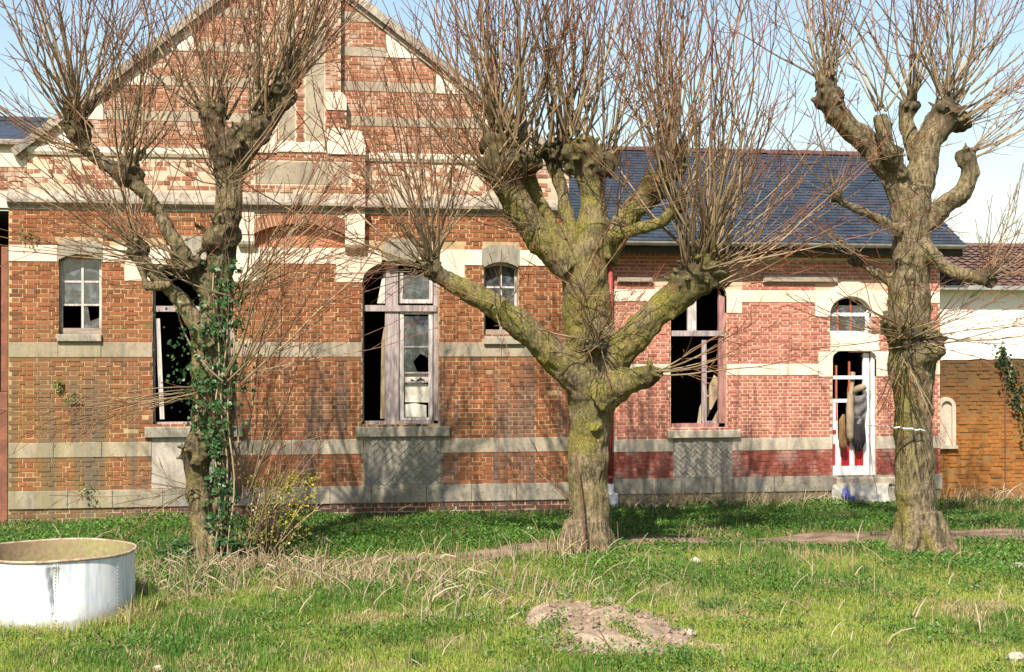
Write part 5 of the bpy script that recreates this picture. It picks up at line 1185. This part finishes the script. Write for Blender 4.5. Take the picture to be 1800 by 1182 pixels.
# plastic sheet and blue cloth on the step
m = MB(); n1_, n2_ = 26, 10
for j in range(n2_ + 1):
    for i in range(n1_ + 1):
        u, v = i / n1_, j / n2_; px = 1466 + 98 * u + 4 * math.sin(v * 7); yy = YW - .1 - .62 * v
        zt = wz(1500, 853) if v < .5 else wz(1500, 853) * max(.12, 1 - (v - .5) * 2.2)
        m.v.append((W(px, 605, yy).x, yy, zt + .02 + .035 * (1 + noise.noise(Vector((u * 9, v * 4, 1)))) + .02 * noise.noise(Vector((u * 22, v * 9, 3)))))
for j in range(n2_):
    for i in range(n1_): a = j*(n1_+1)+i; m.f.append((a, a+n1_+1, a+n1_+2, a+1))
m.v += [(x, y, z - .008) for x, y, z in m.v]; h = len(m.v) // 2; m.f += [tuple(h + q for q in reversed(f)) for f in m.f]
o = part('plastic_sheet', m, plain_mat('dirty_sheet', (0.40,0.37,0.31), (0.25,0.235,0.19), 6, .5), smooth=True); tag(o, 'dirty pale plastic sheet crumpled over the doorstep', 'plastic sheet')
m = MB(); m.blob(W(1486, 871, YW - .75), .11, 3, .6, 3, (.6, .6, 1.0)); m.blob(W(1496, 877, YW - .75), .06, 5, .6, 2, (1.3, .7, .7)); o = part('blue_cloth', m, plain_mat('blue_cloth', (0.10,0.12,0.36), (0.06,0.07,0.22), 9, .9), smooth=True); tag(o, 'small blue cloth lying at the left end of the doorstep sheet', 'cloth')
M['whitestone'] = plain_mat('white_stone', (0.72,0.69,0.64), (0.6,0.56,0.5), 12, .9); M['palestone'] = plain_mat('pale_stone', (0.36,0.31,0.25), (0.28,0.24,0.19), 12, .9); M['pinkstone'] = plain_mat('pinkish_stone', (0.50,0.36,0.28), (0.40,0.28,0.22), 12, .9)
for i, (px, py, r_, mt, lab) in enumerate(((932, 933, 10, 'palestone', 'white stone in the grass left of the middle tree'), (280, 1174, 12, 'pinkstone', 'pinkish brick fragment at the bottom edge right of the tank'), (1786, 1158, 15, 'palestone', 'pale stone in the grass at the bottom right corner'), (1222, 990, 12, 'palestone', 'flat pale stone between the middle and right trees'), (1788, 998, 13, 'palestone', 'pale stone at the right edge beside the path'), (1212, 1114, 13, 'palestone', 'pale lump of stone at the right end of the earth heap'))):
    g = G(px, py); sc = .8 * r_ * (g - CAM).length / F; m = MB(); m.blob((g.x, g.y, gh(g.x, g.y) + sc * .45), sc, i + 3, .4, 2, (1.2, .9, .7)); o = part('stone', m, M['whitestone' if i == 0 else mt]); tag(o, lab, 'stone', 'loose stones in the grass')
g = G(1066, 1072); h = mound_h(g.x, g.y) or 0; g = G(1066, 1062, .2)
m = MB(); m.blob((g.x, g.y, .19), .07, 9, .6, 2, (1.1, .9, .9)); o = part('clod', m, M['dug']); tag(o, 'large pale clod of earth on top of the earth heap', 'clod')
for i, (p, lab) in enumerate((([(1035,1082,.30), (1048,1074,.34), (1055,1085,.28)], 'short forked dead stick lying on the earth heap'), ([(1120,1095,.12), (1160,1108,.06), (1195,1113,.03)], 'thin pale stick at the right side of the earth heap'), ([(195,902,.0), (205,880,.25), (222,862,.42)], 'pale bare stick standing in the grass before the left wall'), ([(690,908,.02), (705,895,.2), (722,888,.32)], 'pale curved stick below the tall broken window'))):
    P = [G(a, b_, z) for a, b_, z in p]; m = MB(); m.tube(P, [.014, .012, .007], 6); o = part('stick', m, M['plank']); tag(o, lab, 'stick', 'dead sticks in the grass')
# weeds rooted in the brickwork
for i, (px, py, sc, lab) in enumerate(((51, 418, .14, 'small green weed rooted high in the left wall above the small window'), (125, 705, .13, 'dark green weed rooted halfway up the stained left wall'), (103, 677, .08, 'tiny yellowish weed sprouting just above the dark weed on the left wall'), (155, 870, .16, 'weed growing from the plinth of the stained left wall'))):
    p = W(px, py, -.02); n = 60; P = np.array([p]) + rng.normal(size=(n, 3)) * np.array([[sc * .5, .02, sc * .55]]); P[:, 1] = -.03 - rng.random(n) * .06; mixc = rng.random((n, 1)); col = np.array([[.05,.10,.02]]) * (1 - mixc) + np.array([[.14,.18,.04]]) * mixc
    V, tr, cc = leaves_np(P, rng.normal(size=(n, 3)) * .5 + np.array([[0, -1, .6]]), rng.uniform(.02, .05, n), col); o = thing('wall_weed', tuple(p), lab, 'weed', 'weeds rooted in the left wall'); part('leaves', np_mesh('leaves', V, tris=tr, col=cc), M['leaf'], o, kind='stuff')

# ------------------------------------------------------------------ GRASS, WEEDS, STRAW
def in_view(x, y, mar=1.0):
    dx, dy = x - CAM.x, y - CAM.y; dp = dx * _fw.x + dy * _fw.y; lt = dx * _rt.x + dy * _rt.y
    return dp, lt
def scatter(n, z0, z1, mar=2.2):
    """uniform points on the ground strip between depths z0 and z1 (slightly wider than the frame)"""
    d = np.sqrt(rng.uniform(z0**2, z1**2, n)); l = (rng.random(n) * 2 - 1) * (d * .36 + mar)
    x = CAM.x + d * math.sin(YAW) + l * math.cos(YAW); y = CAM.y + d * math.cos(YAW) - l * math.sin(YAW); return x, y, d, l
def fbm(x, y, sc, o=0): return np.array([noise.noise(Vector((a * sc + o, b_ * sc - o, o * .37))) for a, b_ in zip(x, y)])
def free(x, y):
    k = np.ones(len(x), bool)
    k &= ~((y > -.04) & (x < XR)); k &= ~((y > YW - .05) & (x >= XR) & (x < WX1)); k &= ~(y > YA - .03)
    k &= np.hypot(x - TX, y - TY) > TR + .01
    u, v = (x - MC.x) / MWX, (y - MC.y - .15) / MWY; nn_ = fbm(x, y, 2.6, 44); bare = (u*u + v*v + np.where(nn_ > .10, nn_ * 1.9, nn_ * .5)) < .9; k &= ~(bare & (rng.random(len(x)) < .985))
    k &= ~((x > wx(1466)) & (x < wx(1564)) & (y > YW - .5))
    return k
SUBX = np.array([q[0] for q in sub]); SUBY = np.array([q[1] for q in sub]); SUBW = np.array([q[2] for q in sub])
def pathd(x, y):
    yy = np.interp(x, SUBX, SUBY); ww = np.interp(x, SUBX, SUBW); d = np.abs(y - yy) / ww; d[x < SUBX[0] - .2] = 9; return d
def GH(x, y):
    o = np.array([gh(a, b_) for a, b_ in zip(x, y)]); near = np.nonzero(np.hypot((x - MC.x) / MWX, (y - MC.y - .15) / MWY) < 1.6)[0]
    for i in near:
        h = mound_h(x[i], y[i]); o[i] = max(o[i], h) if h is not None else o[i]
    return o
def blades(x, y, h, wd, col, lean=.5):
    n = len(x); a = rng.uniform(0, 6.283, n); la = rng.uniform(0, 6.283, n); lm = rng.random(n) * lean; z = GH(x, y) - .005
    bx, by = np.cos(a) * wd / 2, np.sin(a) * wd / 2; lx, ly = np.cos(la) * lm * h, np.sin(la) * lm * h
    V = np.empty((n, 5, 3)); V[:, 0] = np.stack([x - bx, y - by, z], 1); V[:, 1] = np.stack([x + bx, y + by, z], 1)
    V[:, 2] = np.stack([x - bx*.8 + lx*.35, y - by*.8 + ly*.35, z + h*.6], 1); V[:, 3] = np.stack([x + bx*.8 + lx*.35, y + by*.8 + ly*.35, z + h*.6], 1); V[:, 4] = np.stack([x + lx, y + ly, z + h * (1 - lm*.35)], 1)
    i = np.arange(n)[:, None] * 5
    return V.reshape(-1, 3), i + np.array([[0, 1, 3, 2]]), i + np.array([[2, 3, 4]]), np.repeat(col, 5, 0)
def lerp(a, b_, t): return np.array([a]) * (1 - t[:, None]) + np.array([b_]) * t[:, None]
Vs, Qs, Ts, Cs = [], [], [], []; off = 0
for (n, z0, z1) in ((250000, 11.4, 16.2), (185000, 16.2, 25.5)):
    x, y, d, l = scatter(n, z0, z1); n1 = fbm(x, y, .55, 3); n2 = fbm(x, y, 2.2, 8); pd = pathd(x, y)
    k = free(x, y) & (rng.random(n) < np.clip((pd - .75) * 2, .02, 1)) & (rng.random(n) < np.clip(.75 + n2 * 1.3, .12, 1)); x, y, d, n1, n2, l = x[k], y[k], d[k], n1[k], n2[k], l[k]; n = len(x)
    t = np.clip(.5 + n1 * 1.1 + (15.5 - d) * .09 + l * .03 + rng.normal(0, .18, n), 0, 1)
    col = lerp((.07,.175,.022), (.33,.38,.065), t); n3 = fbm(x, y, 1.3, 61); dry = rng.random(n) < np.clip(.10 + .25 * (n2 < -.15) + .62 * np.clip(n3 * 3 - .5, 0, 1), 0, 1); col[dry] = lerp((.34,.26,.11), (.50,.41,.22), rng.random(dry.sum()))
    tall = np.clip(.5 - (t - .5), .2, 1); h = rng.uniform(.035, .075, n) * (.7 + tall * 1.3); rim = np.hypot(x - TX, y - TY) < TR + .3; h[rim] *= 2.6
    v, q, tt, c = blades(x, y, h, rng.uniform(.005, .010, n), col, .9); Vs.append(v); Qs.append(q + off); Ts.append(tt + off); Cs.append(c); off += len(v)
tx, ty, td, tl = scatter(150, 12.0, 24); kk = free(tx, ty); bx_, by_, hh_, cc_ = [], [], [], []
for q in np.nonzero(kk)[0]:
    nb = int(rng.integers(25, 80)); r_ = rng.uniform(.05, .16); bx_.append(tx[q] + rng.normal(0, r_, nb)); by_.append(ty[q] + rng.normal(0, r_, nb)); hh_.append(rng.uniform(.06, .20, nb) * rng.uniform(.7, 1.2)); t_ = rng.random(nb) * .6; cc_.append(lerp((.04,.115,.03), (.22,.30,.06), t_))
bx_, by_, hh_, cc_ = map(np.concatenate, (bx_, by_, hh_, cc_)); ke = free(bx_, by_)
v, q, tt, c = blades(bx_[ke], by_[ke], hh_[ke], rng.uniform(.006, .011, ke.sum()), cc_[ke], .8); Vs.append(v); Qs.append(q + off); Ts.append(tt + off); Cs.append(c); off += len(v)
o = part('grass', np_mesh('grass', np.concatenate(Vs), quads=np.concatenate(Qs), tris=np.concatenate(Ts), col=np.concatenate(Cs)), M['blade']); tag(o, 'short rough spring grass, yellow-green in the foreground', 'grass', kind='stuff')
# leafy ground cover
x, y, d, l = scatter(290000, 11.6, 25.5); n1 = fbm(x, y, .8, 21); n2 = fbm(x, y, 3.0, 31); pd = pathd(x, y)
dens = np.where(d > 19.8, .72, .14 + .0 * d) + n1 * 1.4 + n2 * .7; k = free(x, y) & (rng.random(len(x)) < np.clip(dens * 1.15, 0, 1)) & (pd > 1.0)
x, y, d, n1 = x[k], y[k], d[k], n1[k]; n = len(x); t = np.clip(rng.random(n) * .8 + n1 * .4, 0, 1); t = np.clip(t * rng.uniform(.3, 1.15, n), 0, 1); col = lerp((.022,.07,.010), (.13,.25,.035), t)
z = GH(x, y) + rng.uniform(.01, .10, n) * (1 + 1.3 * np.clip(n1, 0, 1)); V, tr, cc = leaves_np(np.stack([x, y, z], 1), np.tile([0, -.25, 1.0], (n, 1)), rng.uniform(.022, .050, n) * np.where(d > 18, 1.25, 1.0), col, .65, .7)
o = part('ground_cover', np_mesh('ground_cover', V, tris=tr, col=cc), M['leaf']); tag(o, 'low leafy green weeds carpeting the ground along the walls', 'weeds', kind='stuff')
# dry straw: bent flat stalks
def straw(pts, name, lab, hmin, hmax, lean):
    m = MB(); cols = []
    for (x, y) in pts:
        h = random.uniform(hmin, hmax); a = random.uniform(0, 6.28); ln = random.uniform(.05, lean); wd = random.uniform(.005, .011); z = gh(x, y); c = random.choice(((.52,.42,.26), (.42,.33,.19), (.58,.49,.33), (.34,.24,.13)))
        P = []; kx, ky = math.cos(a), math.sin(a); brk = random.random() < .12
        for i in range(4):
            u = i / 3; o_ = ln * h * u ** 1.6; zz = z + h * u * (1 - .35 * ln * u)
            if brk and i == 3: zz = P[-1].z - h * .12; o_ += h * .25
            P.append(Vector((x + kx * o_, y + ky * o_, zz)))
        m.tube(P, [wd, wd * .9, wd * .75, wd * .4], 3, False); cols += [c] * 12
    me = m.mesh(name); at = me.attributes.new('col', 'FLOAT_COLOR', 'POINT'); at.data.foreach_set('color', np.array([(*c, 1) for c in cols], np.float32).ravel())
    o = part(name, me, M['blade']); tag(o, lab, 'dry stalks', kind='stuff')
pts = []
def clump(px, py, rx, ry, n):
    g = G(px, py)
    for i in range(n): pts.append((g.x + random.gauss(0, rx), g.y + random.gauss(0, ry)))
for c in ((560, 1030, 1.5, .7, 330), (380, 1010, .8, .5, 240), (700, 1020, .7, .5, 160), (880, 1060, .8, .5, 150), (300, 1040, .3, .3, 60), (1010, 980, .4, .25, 70), (470, 1000, .4, .3, 130)): clump(*c)
for i in range(330): p = W(random.uniform(1085, 1490), 605, YW - .1); pts.append((p.x, YW - random.uniform(.08, .9)))
for i in range(160): p = W(random.uniform(1640, 1850), 605, YA - .1); pts.append((p.x, YA - random.uniform(.1, 1.6)))
for i in range(420):
    xx, yy, _, _ = scatter(1, 12.5, 21); pts.append((xx[0], yy[0]))
pts = [p for p in pts if free(np.array([p[0]]), np.array([p[1]]))[0]]
straw(pts, 'dry_stalks', 'pale dead stalks standing and lying in the rough grass', .10, .42, 1.0)
